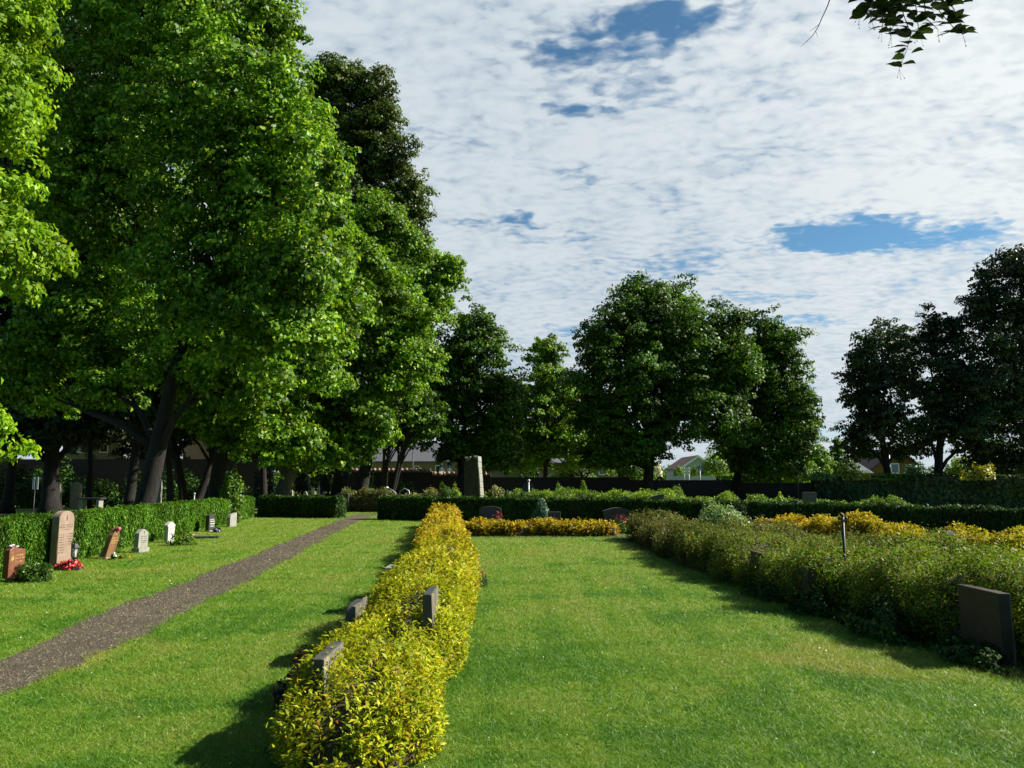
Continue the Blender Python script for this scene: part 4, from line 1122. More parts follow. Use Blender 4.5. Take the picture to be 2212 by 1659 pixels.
q = G(224, 1206)
r = empty('grave_lantern', q, 'small grey metal lamp on a thin stem before the leaning headstone', 'lantern')
MB().tube([(q.x, q.y, -.03), (q.x, q.y, .17)], .012, 7).build('stem', M['zinc'], r)
MB().lathe((q.x, q.y, .17), [(.075, 0), (.07, .02), (.03, .05), (.008, .06)], 10).build('roof', M['zinc'], r)
q = G(218, 1206)
tag(MB().lathe((q.x, q.y, 0), [(.035, 0), (.05, .03), (.045, .07), (.02, .11), (.012, .14), (.002, .15)], 10).build('grave_candle', M['whitestone']), 'little white grave candle left of the leaning headstone', 'candle')

# planting in front of the stones
def flowerbush(name, label, px, py, wpx, hm, leaf, lmat, fl, seed, dpt=.7, **k):
    c = G(px, py)
    rw_ = wpx * c.y / FPX / 2
    return bush(name, label, 'plant', (c.x, c.y), (rw_, rw_ * dpt, hm), leaf, lmat, seed, flowers=fl, **k)
flowerbush('green_plant', 'rounded leafy green plant in front of the red brown headstone', 72, 1256, 82, .27, .05, M['deep'], (M['white'], 5, .03), 401, cover=2.6)
flowerbush('begonia_plant', 'bed of bright red begonias in front of the tallest headstone', 149, 1231, 56, .15, .045, M['maroon'], (M['red'], 34, .075, .3), 402)
flowerbush('flower_plant', 'small white flowering plant right of the leaning headstone', 246, 1209, 14, .13, .03, M['deep'], (M['white'], 7, .05), 403)
flowerbush('pansy_plant', 'small yellow pansies right of the white flowers', 268, 1207, 22, .1, .03, M['fresh'], (M['yellow'], 7, .045), 404)
flowerbush('green_plant', 'sprawling green leafy plant at the foot of the white marble headstone', 396, 1178, 54, .33, .08, M['fresh'], None, 405, cover=1.8, aspect=.8, lump=.35)
flowerbush('flower_plant', 'small violet flowers beside the dark grey headstone', 468, 1150, 18, .16, .05, M['deep'], (M['violet'], 6, .08), 406)
c = G(243, 1206)
rt = empty('rose_plant', (c.x + .02, c.y + .15, 0), 'single pink rose on a thin stem at the tip of the leaning headstone', 'flower')
z1 = P(245, 1144, c.y + .15).z
MB().tube([(c.x + .02, c.y + .15, 0), (c.x + .05, c.y + .15, z1 * .6), (c.x + .03, c.y + .15, z1)], .005, 5).build('stem', M['stem'], rt)
MB().blob((c.x + .03, c.y + .15, z1 + .02), (.045, .045, .04), 3, .2).build('blossom', M['pink'], rt)
c = G(415, 1160)
tag(MB().blob((c.x, c.y, .05), (.09, .09, .08), 9).build('marker_stone', M['brownstone']), 'small brown marker stone in the grass after the white marble headstone', 'stone')
c = G(438, 1163)
tag(MB().box((c.x, c.y, .03), (.9, .35, .06), .2).build('grave_kerb', M['darkstone']), 'low dark stone kerb lying in the grass near the dark grey headstone', 'kerb')

# ------------------------------------------------------------------ headstones in the golden row and along the right edge
def slab_along(label, x0, x1, y0, y1, h, mat, side, capm=None, group=None, lean=0.0, roundtop=False):
    root = empty('headstone', ((x0 + x1) / 2, (y0 + y1) / 2, 0), label, 'headstone', group)
    u = Vector((0, 1, 0)); n = Vector((1, 0, 0))
    L = y1 - y0
    base = Vector(((x0 + x1) / 2, (y0 + y1) / 2, -.04))
    ol = [(-L / 2, 0), (L / 2, 0), (L / 2, h + .04), (-L / 2, h + .04)]
    if roundtop:
        ol = [(-L / 2, 0), (L / 2, 0), (L / 2, h - .04), (L * .36, h + .03), (L * .1, h + .04), (-L * .32, h + .03), (-L / 2, h - .02)]
    t = x1 - x0
    MB().prism(base, u, n, ol, t * .8, lean).build('slab', mat, root, .006)
    # rough split back facing the sun, standing proud of the slab
    mb = MB()
    rs = random.Random(int(y0 * 100))
    k = 7
    grid = []
    for i in range(k + 1):
        for j in range(k + 1):
            a = -L / 2 + L * i / k; z = (h + .035) * j / k
            zz = min(z, h + .035)
            grid.append(base + u * a * .995 + n * (t * .4 + t * .2 * (0.55 + rs.uniform(-.4, .45)) + lean * zz) + Vector((0, 0, zz)))
    fs = []
    for i in range(k):
        for j in range(k):
            p = i * (k + 1) + j
            fs.append((p, p + k + 1, p + k + 2, p + 1))
    b = len(grid)
    rim = [i for i in range(0, k + 1)] + [i * (k + 1) + k for i in range(1, k + 1)] + [k * (k + 1) + j for j in range(k - 1, -1, -1)]
    back = [grid[i] - n * (t * .3) for i in rim]
    grid = grid + back
    for q in range(len(rim) - 1):
        fs.append((rim[q], rim[q + 1], b + q + 1, b + q))
    mb.add(grid, fs)
    mb.build('rough_back', M['roughside'], root)
    return root
slab_along('nearest headstone in the golden row, grey with a rough split side', -1.20, -1.115, 4.92, 5.48, .565, M['topstone'], 1)
slab_along('dark rough topped headstone at the left edge of the golden row', -1.49, -1.39, 7.3, 7.9, .52, M['darkstone'], 1, roundtop=True)
slab_along('dark headstone standing out of the right half of the golden row', -.74, -.655, 6.7, 7.25, .70, M['darkstone'], 1)
slab_along('small pale stone almost hidden at the left edge of the golden row', -1.60, -1.52, 10.2, 10.6, .56, M['greystone'], 1)
slab_along('small grey stone top deep in the far part of the golden row', -.98, -.90, 12.0, 12.5, .64, M['topstone'], 1)
slab_along('tiny grey stone top farthest in the golden row', -1.22, -1.14, 16.2, 16.8, .68, M['topstone'], 1)
c = G(735, 1400)
bush('dark_shrub', 'dark maroon low plant in the shade left of the golden row', 'shrub', (-1.52, 6.1), (.16, .3, .34), .04, M['maroon'], 411)
c = G(1012, 1250)
bush('grass_tuft', 'fine grass tuft with a pink flower at the right side of the golden row', 'plant', (-.62, 12.9), (.22, .22, .3), .09, M['deep'], 412, aspect=.16, upright=1.0, flowers=(M['pink'], 2, .06))
gr = 'headstones along the right lawn edge'
slab_along('faint dark headstone, farthest in front of the right shrub row', 3.52, 3.62, 13.6, 14.2, .52, M['brownslab'], 1, group=gr)
slab_along('dark headstone with pale top edge, second farthest in the right shrub row', 3.74, 3.84, 12.3, 12.8, .56, M['brownslab'], 1, group=gr)
slab_along('dark headstone, middle one in front of the right shrub row', 3.72, 3.83, 10.3, 10.8, .54, M['brownslab'], 1, group=gr)
slab_along('largest dark square headstone near the right edge below the shrubs', 4.32, 4.45, 7.3, 7.95, .63, M['brownslab'], 1, group=gr)
headstone('dark rounded headstone between the right shrub row and golden shrubs', Vector((7.3, 13.6, 0)), arch(.6, .86, .12), .14, M['darkstone'], u=Vector((.3, 1, 0)).normalized(), n=Vector((-1, .3, 0)).normalized())
headstone('dark headstone with light top edge among the far right golden shrubs', Vector((8.35, 12.4, 0)), [(-.3, 0), (.3, 0), (.3, .82), (-.3, .86)], .14, M['topstone'], u=Vector((.3, 1, 0)).normalized(), n=Vector((-1, .3, 0)).normalized())
headstone('small dark headstone in the second spirea row at far right', Vector((6.0, 8.9, 0)), arch(.5, .78, .1), .12, M['darkstone'], u=Vector((.3, 1, 0)).normalized(), n=Vector((-1, .3, 0)).normalized())
headstone('dark headstone at the right picture edge beneath the golden shrubs', Vector((8.0, 11.3, 0)), arch(.6, .86, .1), .14, M['darkstone'], u=Vector((.3, 1, 0)).normalized(), n=Vector((-1, .3, 0)).normalized())

for k, (x, y, a, b2, h, lab) in enumerate([(4.16, 7.55, .24, .5, .16, 'low dark ground cover at the foot of the largest square headstone'), (3.72, 10.3, .22, .5, .26, 'low leafy shoots hiding the foot of the middle headstone in the right row'),
                                          (3.95, 8.8, .3, .6, .3, 'low dark leafy plants between the two nearest headstones on the right'), (3.6, 11.6, .2, .6, .28, 'low leafy plants in front of the second farthest headstone on the right')]):
    bush('ground_cover', lab, 'plant', (x, y), (a, b2, h), .05, M['yew'], 660 + k, cover=1.8, lump=.35)
# thin post with cross-like top between the shrub rows
r = empty('grave_post', (4.25, 10.4, 0), 'thin black metal post with a small three armed top in the right shrubs', 'post')
MB().tube([(4.25, 10.4, -.1), (4.25, 10.4, 1.18)], .02, 8).build('post', M['iron'], r)
t = MB()
t.box((4.25, 10.4, 1.15), (.08, .025, .02)); t.lathe((4.25, 10.4, 1.175), [(.015, 0), (.024, .016), (.015, .034), (.003, .042)], 8)
for s in (-.045, .045): t.lathe((4.25 + s, 10.4, 1.14), [(.012, 0), (.022, .015), (.012, .035), (.003, .04)], 8)
t.build('finial', M['iron'], r)

bush('mound_shrub', 'silvery bright green dome shaped shrub behind the right spirea', 'shrub', (4.95, 19.2), (.78, .7, 1.08), .13, M['silvergreen'], 421, aspect=.28, upright=.9, lump=.1, cover=2.6)

# far end of the right lawn: stones, conifer and red flowers before the dark hedge
U = Vector((1, 0, 0)); Nn = Vector((0, -1, 0))
def far_stone(label, px0, px1, ptop, d, shape, mat, t=.16, group=None):
    c = P((px0 + px1) / 2, 1045, d); w = (px1 - px0) * d / FPX; h = P(px0, ptop, d).z
    b = Vector((c.x, c.y, 0))
    if shape == 'arch': ol = arch(w, h, min(.25 * h, w * .45))
    elif shape == 'flat': ol = [(-w / 2, 0), (w / 2, 0), (w / 2, h), (-w / 2, h)]
    elif shape == 'low': ol = arch(w, h, min(.12, h * .3))
    elif shape == 'slant': ol = [(-w / 2, 0), (w / 2, 0), (w / 2, h), (w * .3, h * 1.01), (-w * .3, h * .93), (-w / 2, h * .82)]
    elif shape == 'gable': ol = [(-w / 2, 0), (w / 2, 0), (w / 2, h * .72), (w * .62, h * .70), (w * .3, h * .84), (w * .12, h), (-w * .12, h), (-w * .3, h * .84), (-w * .62, h * .70), (-w / 2, h * .72)]
    elif shape == 'obelisk': ol = [(-w / 2, 0), (w / 2, 0), (w / 2, h * .12), (w * .38, h * .14), (w * .26, h * .88), (0, h), (-w * .26, h * .88), (-w * .38, h * .14), (-w / 2, h * .12)]
    return headstone(label, b, ol, t, mat, u=U, n=Nn, group=group)
far_stone('wide dark headstone with a low arched top before the dark hedge', 1036, 1083, 1091, 28.6, 'low', M['darkstone'])
far_stone('plain grey upright headstone right of the bluish conifer', 1184, 1210, 1103, 28, 'flat', M['topstone'])
c = P(1332, 1045, 27)
r = empty('headstone', (c.x, 27, 0), 'wide dark headstone with pediment and side pillars before the dark hedge', 'headstone')
MB().prism(Vector((c.x, 27, 0)), U, Nn, [(-.36, 0), (.36, 0), (.36, .66), (-.36, .66)], .14).build('slab', M['darkstone'], r)
MB().box((c.x - .39, 26.95, .33), (.1, .22, .66)).box((c.x + .39, 26.95, .33), (.1, .22, .66)).build('pillars', M['topstone'], r)
MB().prism(Vector((c.x, 26.97, .66)), U, Nn, [(-.47, 0), (.47, 0), (.47, .05), (.15, .14), (0, .155), (-.15, .14), (-.47, .05)], .26).build('pediment', M['topstone'], r)
c = P(1168, 1045, 28.3)
bush('dwarf_conifer', 'bluish green dwarf conifer before the dark hedge', 'conifer', (c.x, c.y), (.30, .28, .92), .09, M['bluegreen'], 431, aspect=.3, upright=.9, lump=.2, cover=2.4)
for k, (px, d, lab) in enumerate([(1075, 27.2, 'dark pink flower spikes before the wide arched headstone'), (1340, 26.0, 'dark pink flower spikes before the pedimented headstone')]):
    c = P(px, 1045, d)
    bush('astilbe_plant', lab, 'flower', (c.x, c.y), (.24, .16, .42), .07, M['deep'], 440 + k, flowers=(M['rose'], 10, .06, .5, .26))
c = G(1345, 1152)
bush('green_plant', 'small vivid light green plant at the end of the far golden row', 'plant', (c.x + .1, c.y - .3), (.17, .15, .26), .06, M['limeherb'], 445, aspect=.7)

# ------------------------------------------------------------------ garden beyond the dark hedge
c = P(1024, 1045, 41)
r = empty('stele', (c.x, 41, 0), 'tall tapering stone stele with a rough sunlit right edge', 'monument')
s = 41 / FPX
US = Vector((math.cos(.5), -math.sin(.5), 0)); NS = Vector((-math.sin(.5), -math.cos(.5), 0))
MB().prism(Vector((c.x, 41, -.1)), US, NS, [(-21 * s, 0), (21 * s, 0), (19.5 * s, .9), (17 * s, 1.9), (12.5 * s, 3.08), (5 * s, 3.13), (-5 * s, 3.05), (-19.5 * s, 3.08), (-20.5 * s, 1.5)], .34).build('slab', M['stele'], r, .02)
mb = MB()
rs = random.Random(4)
zs = [0, .3, .7, 1.0, 1.4, 1.7, 2.1, 2.4, 2.7, 2.98]
for i in range(len(zs) - 1):
    def ex(z): return np.interp(z, [0, .9, 1.9, 2.98], [21 * s, 19.5 * s, 17 * s, 12.5 * s])
    za, zb = zs[i], zs[i + 1]
    w = rs.uniform(.012, .04)
    mb.prism(Vector((c.x, 41 - .02, 0)), US, NS, [(ex(za) - .05, za), (ex(za) + w, za + .01), (ex(zb) + w * .7, zb), (ex(zb) - .05, zb)], .30 + rs.uniform(0, .05))
mb.build('rough_lit_edge', M['greystone'], r, .01)  # paler stone here stands in for sunlight on the right edge
mb = MB()
for i, (a, z) in enumerate([(-15, 2.9), (-9, 2.86), (-5, 2.92), (7, 2.95), (-12, 2.82)]):
    q = Vector((c.x, 41, z)) + US * (a * s) + NS * .17
    mb.blob(tuple(q), (.09, .05, .06), i, .35)
mb.build('lichen', M['greystone'], r)

def gbush(label, px, ptop, wpx, d, leaf, mt, seed, name='garden_shrub', cat='shrub', dpt=.8, fl=None, **k):
    c = P(px, 1045, d); h = P(px, ptop, d).z; w = wpx * d / FPX / 2
    return bush(name, label, cat, (c.x, c.y), (w, w * dpt, h), leaf, M[mt], seed, flowers=fl, **k)
gbush('fine grassy green mound left of the stele', 960, 1055, 50, 44, .2, 'deep', 451, 'grass_mound', 'plant', aspect=.14, upright=1.2)
gbush('bright yellow green rounded shrub touching the left side of the stele', 985, 1054, 30, 43, .14, 'limeherb', 452)
gbush('pale pinkish shrub right of the stele', 1070, 1054, 50, 45, .14, 'pinkherb', 453)
gbush('green shrub at the right foot of the stele', 1045, 1058, 26, 43, .14, 'fresh', 4531)
gbush('dark clipped ball shrub, left of the pair behind the hedge', 1094, 1062, 20, 39, .09, 'dark', 454, 'ball_shrub', lump=.05, aspect=.5)
gbush('dark clipped ball shrub, right of the pair behind the hedge', 1128, 1062, 23, 39, .09, 'dark', 455, 'ball_shrub', lump=.05, aspect=.5)
gbush('rounded mid green shrub before the brick wall, left one', 1212, 1053, 36, 50, .15, 'fresh', 456)
gbush('rounded mid green shrub before the brick wall, taller right one', 1257, 1050, 34, 50, .15, 'fresh', 457)
gbush('dark low shrub near the brick wall left of the stele', 880, 1050, 70, 54, .18, 'deep', 458)
gbush('sunlit green shrub under the fanned tree by the wall', 868, 1046, 70, 56, .17, 'fresh', 459, dpt=.4)
gbush('sunlit leafy shrub by the trunk left of the fanned tree', 800, 1018, 22, 56, .17, 'fresh', 460)
def grow(label, pts, h, w, mt, seed, lump=.3, lf=.06):
    shrub_row('planting_row', label, 'plants', pts, w, h, M[mt], seed, lf, 16.0, lump=lump, cover=1.7, K=6, shoot=.25, aspect=.5)
a, b_ = P(735, 1045, 47), P(1000, 1045, 45)
grow('row of pink and green low shrubs behind the hedge left of the stele', [(a.x, a.y), (b_.x, b_.y)], 1.15, 1.1, 'pinkherb', 471)
a, b_ = P(738, 1045, 43), P(826, 1045, 42.5)
grow('fresh green low planting by the path opening', [(a.x, a.y + 9), (b_.x + .4, b_.y + 9)], .72, .9, 'limeherb', 472)
a, b_ = P(1140, 1045, 42), P(1600, 1045, 36)
grow('long row of bright lime green plants behind the dark hedge', [(a.x, a.y), (b_.x, b_.y)], 1.06, 1.3, 'limeherb', 473)
a, b_ = P(1070, 1045, 47), P(1480, 1045, 46)
grow('fresh green planting row in the middle of the far garden', [(a.x, a.y), (b_.x, b_.y)], 1.08, 1.2, 'fresh', 474)
a, b_ = P(1600, 1045, 40), P(1960, 1045, 39)
grow('shaded green planting row along the foot of the ivy wall', [(a.x, a.y), (b_.x, b_.y)], .8, 1.0, 'fresh', 475)
gbush('small yellow green shrub beside the bluish dark headstone', 1688, 1072, 30, 36, .12, 'limeherb', 476)
fs = 'small stones among the lime green plants'
far_stone('small rounded dark stone, leftmost among the lime green plants', 1339, 1361, 1070, 34, 'arch', M['topstone'])
far_stone('dark grey headstone with slanting top among the lime green plants', 1400, 1433, 1066, 33, 'slant', M['topstone'])
far_stone('low dark reddish stone among the lime green plants', 1484, 1510, 1076, 31, 'low', M['redstone'])
far_stone('small dark rounded stone, rightmost among the lime green plants', 1529, 1550, 1077, 30, 'arch', M['darkstone'])
far_stone('tall bluish dark headstone standing behind the right end of the hedge', 1733, 1761, 1061, 34, 'flat', M['darkstone'])
far_stone('low rounded dark stone left of the bluish dark headstone', 1700, 1727, 1078, 35, 'arch', M['darkstone'])
far_stone('dark flat stone low in the far garden left of the clipped balls', 1055, 1082, 1072, 40, 'low', M['darkstone'])
far_stone('dark narrow headstone before the brick wall right of the stele', 1129, 1154, 1040, 56, 'arch', M['darkstone'])
r = far_stone('dark slab headstone seen through the path opening', 791, 826, 1076, 52, 'flat', M['topstone'], .22)
c = P(817, 1088, 51.4)
bush('flower_plant', 'pale flower bunch before the slab in the path opening', 'flower', (c.x, c.y), (.25, .2, .42), .1, M['deep'], 481, flowers=(M['white'], 6, .14))
far_stone('dark box shaped headstone at the left end of the pink shrubs', 729, 754, 1065, 46, 'flat', M['darkstone'], .3)
far_stone('pale narrow headstone at the right of the grey linden trunk', 623, 633, 1056, 46, 'arch', M['greystone'])
far_stone('pale headstone with a gabled top above the short dark hedge', 653, 668, 1060, 45, 'gable', M['greystone'])
far_stone('slim white square pillar stone above the short dark hedge', 674, 680, 1052, 47, 'flat', M['whitestone'])
far_stone('slim pale obelisk above the short dark hedge', 685, 693, 1045, 48, 'obelisk', M['greystone'])
far_stone('dark curved low stone under the white pillar stone', 672, 700, 1066, 45.4, 'arch', M['darkstone'])
far_stone('pale little headstone right of the obelisk', 698, 702, 1060, 50, 'flat', M['greystone'])
# stones in deep shade on the left
far_stone('rounded pale headstone, left of the pair in deep shade', 111, 133, 1041, 38, 'arch', M['greystone'], .25)
far_stone('rounded pale headstone, right of the pair in deep shade', 156, 176, 1041, 38.5, 'arch', M['greystone'], .25)
c = P(200, 1045, 37)
r = empty('stone_bench', (c.x, 37, 0), 'low stone bench with flat top in deep shade on the left', 'bench')
MB().box((c.x, 37, .93), (1.1, .5, .07)).build('top', M['darkstone'], r, .01)
MB().box((c.x - .38, 37, .45), (.14, .4, .89)).box((c.x + .38, 37, .45), (.14, .4, .89)).build('supports', M['greystone'], r, .01)
c = P(78, 1045, 30)
r = empty('notice_sign', (c.x, 30, 0), 'post with two narrow grey panels in deep shade at far left', 'sign')
MB().tube([(c.x - .03, 30, -.1), (c.x - .03, 30, 1.4)], .02, 6).build('post', M['iron'], r)
for dx in (-.07, .07):
    MB().box((c.x + dx, 29.96, 1.62), (.07, .03, .46)).build('panel', M['zinc'], r)
far_stone('small worn pale stone in shade right of the leaning trunk', 337, 350, 1035, 44, 'slant', M['greystone'])
c = P(421, 1045, 36)
r = empty('water_post', (c.x, 36, 0), 'thin grey standpipe behind the left hedge', 'post')
MB().tube([(c.x, 36, 0), (c.x, 36, 1.12)], .03, 7).build('post', M['zinc'], r)
MB().lathe((c.x, 36, 1.12), [(.05, 0), (.06, .04), (.03, .09)], 8).build('head', M['zinc'], r)
# metal garden things by the pink shrubs
c = P(842, 1045, 46)
r = empty('water_post', (c.x + .2, 46, 0), 'thin bent standpipe with a white tip above the pink shrubs', 'post')
MB().tube([(c.x + .45, 46, 0), (c.x + .42, 46, 1.0), (c.x + .2, 46, 1.2), (c.x - .1, 46, 1.36)], .03, 7).build('pipe', M['zinc'], r)
MB().blob((c.x - .16, 46, 1.38), (.1, .06, .06), 2).build('tip', M['candle'], r)
c = P(874, 1045, 46)
tag(MB().tube([(c.x - .3, 46, .9), (c.x - .25, 46, 1.18), (c.x, 46, 1.33), (c.x + .25, 46, 1.2), (c.x + .3, 46, .9), (c.x + .3, 46, 0)], .035, 7).build('garden_hoop', M['zinc']), 'grey arched metal hoop over the pink shrubs', 'hoop')
c = P(1142, 1045, 49)
r = empty('water_post', (c.x, 49, 0), 'slender pale post with small head before the brick wall', 'post')
MB().tube([(c.x, 49, 0), (c.x, 49, 1.72)], .05, 7).build('post', M['zinc'], r)
MB().lathe((c.x, 49, 1.72), [(.06, 0), (.10, .04), (.09, .12), (.02, .16)], 8).build('head', M['zinc'], r)

# ------------------------------------------------------------------ walls
def wall_seg(name, label, px0, px1, ptop, d, t=.4, coping=True, d2=None, rise=0.0):
    a, b = P(px0, 1045, d), P(px1, 1045, d2 or d)
    h = P(px0, ptop, d).z
    r = empty(name, (a.x, a.y, 0), label, 'wall')
    u = (b - a); u.z = 0; L = u.length; u.normalize(); n = Vector((u.y, -u.x, 0))
    MB().prism(Vector((a.x, a.y, -.2)), u, n, [(0, 0), (L, 0), (L, h + .2), (0, h + .2)], t).build('masonry', M['brick'], r)
    if not coping: return r
    mb = MB()
    k = int(L / .34)
    for i in range(k):
        q = Vector((a.x, a.y, h)) + u * (.34 * i + .17)
        mb.tube([q - n * (t / 2 + .12) + Vector((0, 0, .06)), q + Vector((0, 0, .20)), q + n * (t / 2 + .12) + Vector((0, 0, .06))], .13, 6)
    mb.prism(Vector((a.x, a.y, h + .001)), u, n, [(0, 0), (L, 0), (L, .07), (0, .07)], t + .1)
    mb.build('coping', M['coping'], r)
    return r
wall_seg('brick_wall', 'dark brick wall section with pale tiled coping left of the stele', 735, 934, 1020, 60)
wall_seg('brick_wall', 'short lower brick wall section just left of the stele', 934.5, 1060, 1027, 60)
wall_seg('brick_wall', 'dark brick wall section behind the far garden in the middle', 1060.5, 1360, 1031, 60, coping=False)
wall_seg('brick_wall', 'dark brick wall section below the white gabled house', 1360.5, 1600, 1037, 60, coping=False)
wall_seg('brick_wall', 'lowest dark brick wall section left of the ivy', 1600.5, 1765, 1043, 60, d2=56, coping=False)
wall_seg('brick_wall', 'shaded brick wall deep behind the left lindens', -160, 560, 992, 62, coping=False)

a, b_ = P(1757, 1045, 54), P(2330, 1045, 50)
r = hedge('ivy_wall', 'long dark wall of ivy across the right background', [(a.x, a.y), (b_.x, b_.y)], .8, 2.05, M['ivy'], 501, .075, 16.0, cover=2.2, aspect=.8)
r['category'] = 'ivy'
for k, (px, d, wpx, z, mt, lab) in enumerate([(1778, 53.6, 60, .62, 'silvergreen', 'pale green sunlit shrub sprawling on the left end of the ivy wall'),
                                             (1860, 53, 62, .6, 'litivy', 'bright yellow sprays for the sunlit top of the ivy wall'),
                                             (2128, 51, 50, .95, 'litivy', 'small yellow sprays for the sunlit ivy wall top at the right edge'),
                                             (2090, 51.3, 40, .45, 'litivy', 'yellow green sprays on the ivy wall below the leaning trunk'),
                                             (1925, 52.6, 80, .42, 'fresh', 'green ivy sprays standing up from the middle of the ivy wall'),
                                             (2020, 52, 80, .4, 'ivy', 'dark ivy sprays standing up below the leaning trunk')]):
    c = P(px, 1045, d)
    bush('wall_shrub', lab, 'shrub', (c.x, c.y, 1.85), (wpx * d / FPX / 2, .5, z), .16, M[mt], 510 + k, aspect=.7, lump=.3)
bush('grass_mound', 'fresh grass clump at the foot of the ivy wall', 'plant', (P(1760, 1045, 45).x + 5.0, 45), (1.2, .5, .42), .25, M['fresh'], 520, aspect=.14, upright=1.2)

# ------------------------------------------------------------------ buildings
def house(label, px0, px1, eave, ridge, d, depth, wallm, roofm, axis='x', rz=0.0, wins=(), name='house', over=.35, z0=0.0, wm='window'):
    """box with a gable roof; axis x: ridge runs across the view, axis y: ridge runs away"""
    a, b = P(px0, 1045, d), P(px1, 1045, d)
    W = b.x - a.x; he = P(px0, eave, d).z; hr = P(px0, ridge, d).z
    cx = (a.x + b.x) / 2; cy = d + depth / 2
    r = empty(name, (cx, cy, 0), label, 'house', rz=rz)
    Mx = Matrix.Translation((cx, cy, 0)) @ Matrix.Rotation(rz, 4, 'Z')
    u = (Mx.to_3x3() @ Vector((1, 0, 0))); n = (Mx.to_3x3() @ Vector((0, 1, 0)))
    base = Vector((cx, cy, -.2))
    if axis == 'x':
        MB().prism(base, n, u, [(-depth / 2, 0), (depth / 2, 0), (depth / 2, he + .2), (0, hr + .2), (-depth / 2, he + .2)], W).build('walls', wallm, r)
        e = depth / 2 + over; dz = (hr - he) / (depth / 2) * over
        MB().prism(Vector((cx, cy, 0)), n, u, [(-e, he - dz + .02), (0, hr + .02), (e, he - dz + .02), (e, he - dz + .22), (0, hr + .24), (-e, he - dz + .22)], W + 2 * over).build('roof', roofm, r)
    else:
        MB().prism(base, u, n, [(-W / 2, 0), (W / 2, 0), (W / 2, he + .2), (0, hr + .2), (-W / 2, he + .2)], depth).build('walls', wallm, r)
        e = W / 2 + over; dz = (hr - he) / (W / 2) * over
        MB().prism(Vector((cx, cy, 0)), u, n, [(-e, he - dz + .02), (0, hr + .02), (e, he - dz + .02), (e, he - dz + .22), (0, hr + .24), (-e, he - dz + .22)], depth + 2 * over).build('roof', roofm, r)
        if wallm == M['whitewall']:
            MB().prism(Vector((cx, cy, 0)) - n * (depth / 2 + over + .04), u, n, [(-e, he - dz - .2), (0, hr - .2), (e, he - dz - .2), (e, he - dz + .2), (0, hr + .2), (-e, he - dz + .2)], .06).build('bargeboard', M['trim'], r)
    for (px, py, wpx, hpx) in wins:
        c = P(px, py, d); s = d / FPX; w, h = wpx * s, hpx * s
        off = c.x - cx
        q = Vector((cx, cy, 0)) + u * off - n * (depth / 2 + .03)
        f = MB().prism(Vector((q.x, q.y, c.z)), u, n, [(-w / 2 - .1, -h / 2 - .1), (w / 2 + .1, -h / 2 - .1), (w / 2 + .1, h / 2 + .1), (-w / 2 - .1, h / 2 + .1)], .05).build('window', M['trim'], r)
        MB().prism(Vector((q.x, q.y, c.z)) - n * .03, u, n, [(-w / 2, -h / 2), (w / 2, -h / 2), (w / 2, h / 2), (-w / 2, h / 2)], .04).build('pane', M[wm], f)
    return r
house('long grey roofed beige building behind the brick wall left of the stele', 765, 1120, 998, 955, 92, 12, M['beige'], M['greyroof'], 'x', wins=[(947, 1020, 10, 26), (900, 1012, 8, 8)])
house('low pale building behind the brick wall in the middle', 1170, 1350, 1003, 992, 90, 9, M['beige'], M['greyroof'], 'x', wins=[(1231, 1022, 12, 22), (1300, 1018, 10, 12)])
house('small white gabled house with a red roof between the dark trees', 1471, 1547, 1011, 986, 140, 13, M['whitewall'], M['redroof'], 'y', wins=[(1515, 1012, 6, 8)])
house('ochre house with maroon gable roof and blue window behind the ivy wall', 1882, 1992, 1014, 972, 88, 10, M['ochre'], M['maroonroof'], 'y', wins=[(1933, 1012, 14, 18), (1962, 1012, 8, 14)], wm='bluewin', over=.6)
house('small slate roofed outbuilding left of the ochre house', 1836, 1878, 1024, 1004, 80, 6, M['beige'], M['slate'], 'x')
house('salmon coloured house lit by sun seen through the left trees', 396, 500, 955, 925, 78, 9, M['salmon'], M['redroof'], 'x', rz=math.radians(48))
house('beige house in deep shade behind the far left wall', 130, 262, 955, 925, 84, 9, M['beige'], M['redroof'], 'x', wins=[(170, 968, 14, 16), (225, 968, 14, 16)])

# ------------------------------------------------------------------ street furniture beyond the wall
def pole_sign(label, px, d, pt, plates):
    c = P(px, 1045, d)
    r = empty('road_sign', (c.x, d, 0), label, 'road sign')
    zt = P(px, pt, d).z
    MB().tube([(c.x, d, 0), (c.x, d, zt)], .04, 7).build('post', M['zinc'], r)
    s = d / FPX
    for (py, w, h, m, mark) in plates:
        z = P(px, py, d).z
        f = MB().box((c.x, d - .06, z), (w * s, .03, h * s)).build('plate', M[m], r)
        if mark == 'walk':
            mb = MB()
            mb.prism(Vector((c.x, d - .085, z - h * s * .38)), U, Nn, [(-w * s * .36, 0), (w * s * .36, 0), (0, h * s * .72)], .015)
            o = mb.build('symbol', M['signwhite'], f)
            mb = MB()
            q = Vector((c.x, d - .10, z - h * s * .28))
            mb.tube([q + Vector((-.06, 0, 0)), q + Vector((0, 0, .16)), q + Vector((0, 0, .30))], .03, 5)
            mb.tube([q + Vector((.08, 0, 0)), q + Vector((0, 0, .16))], .03, 5)
            mb.blob(tuple(q + Vector((0, 0, .38))), (.05, .02, .05), 1, .05)
            o = mb.build('symbol', M['iron'], f)
    return r
pole_sign('blue road sign with white plate, left of two beyond the wall step', 954, 72, 1002, [(1007, 8, 8, 'signblue', 'walk'), (1014.5, 10, 5, 'signwhite', None)])
pole_sign('blue road sign with white plate, right of two beyond the wall step', 970.5, 74, 1004, [(1008.5, 7, 7, 'signblue', 'walk'), (1015.5, 10, 5, 'signwhite', None)])
pole_sign('small blue road sign over the left part of the brick wall', 860, 72, 1009, [(1013, 6, 6, 'signblue', None)])
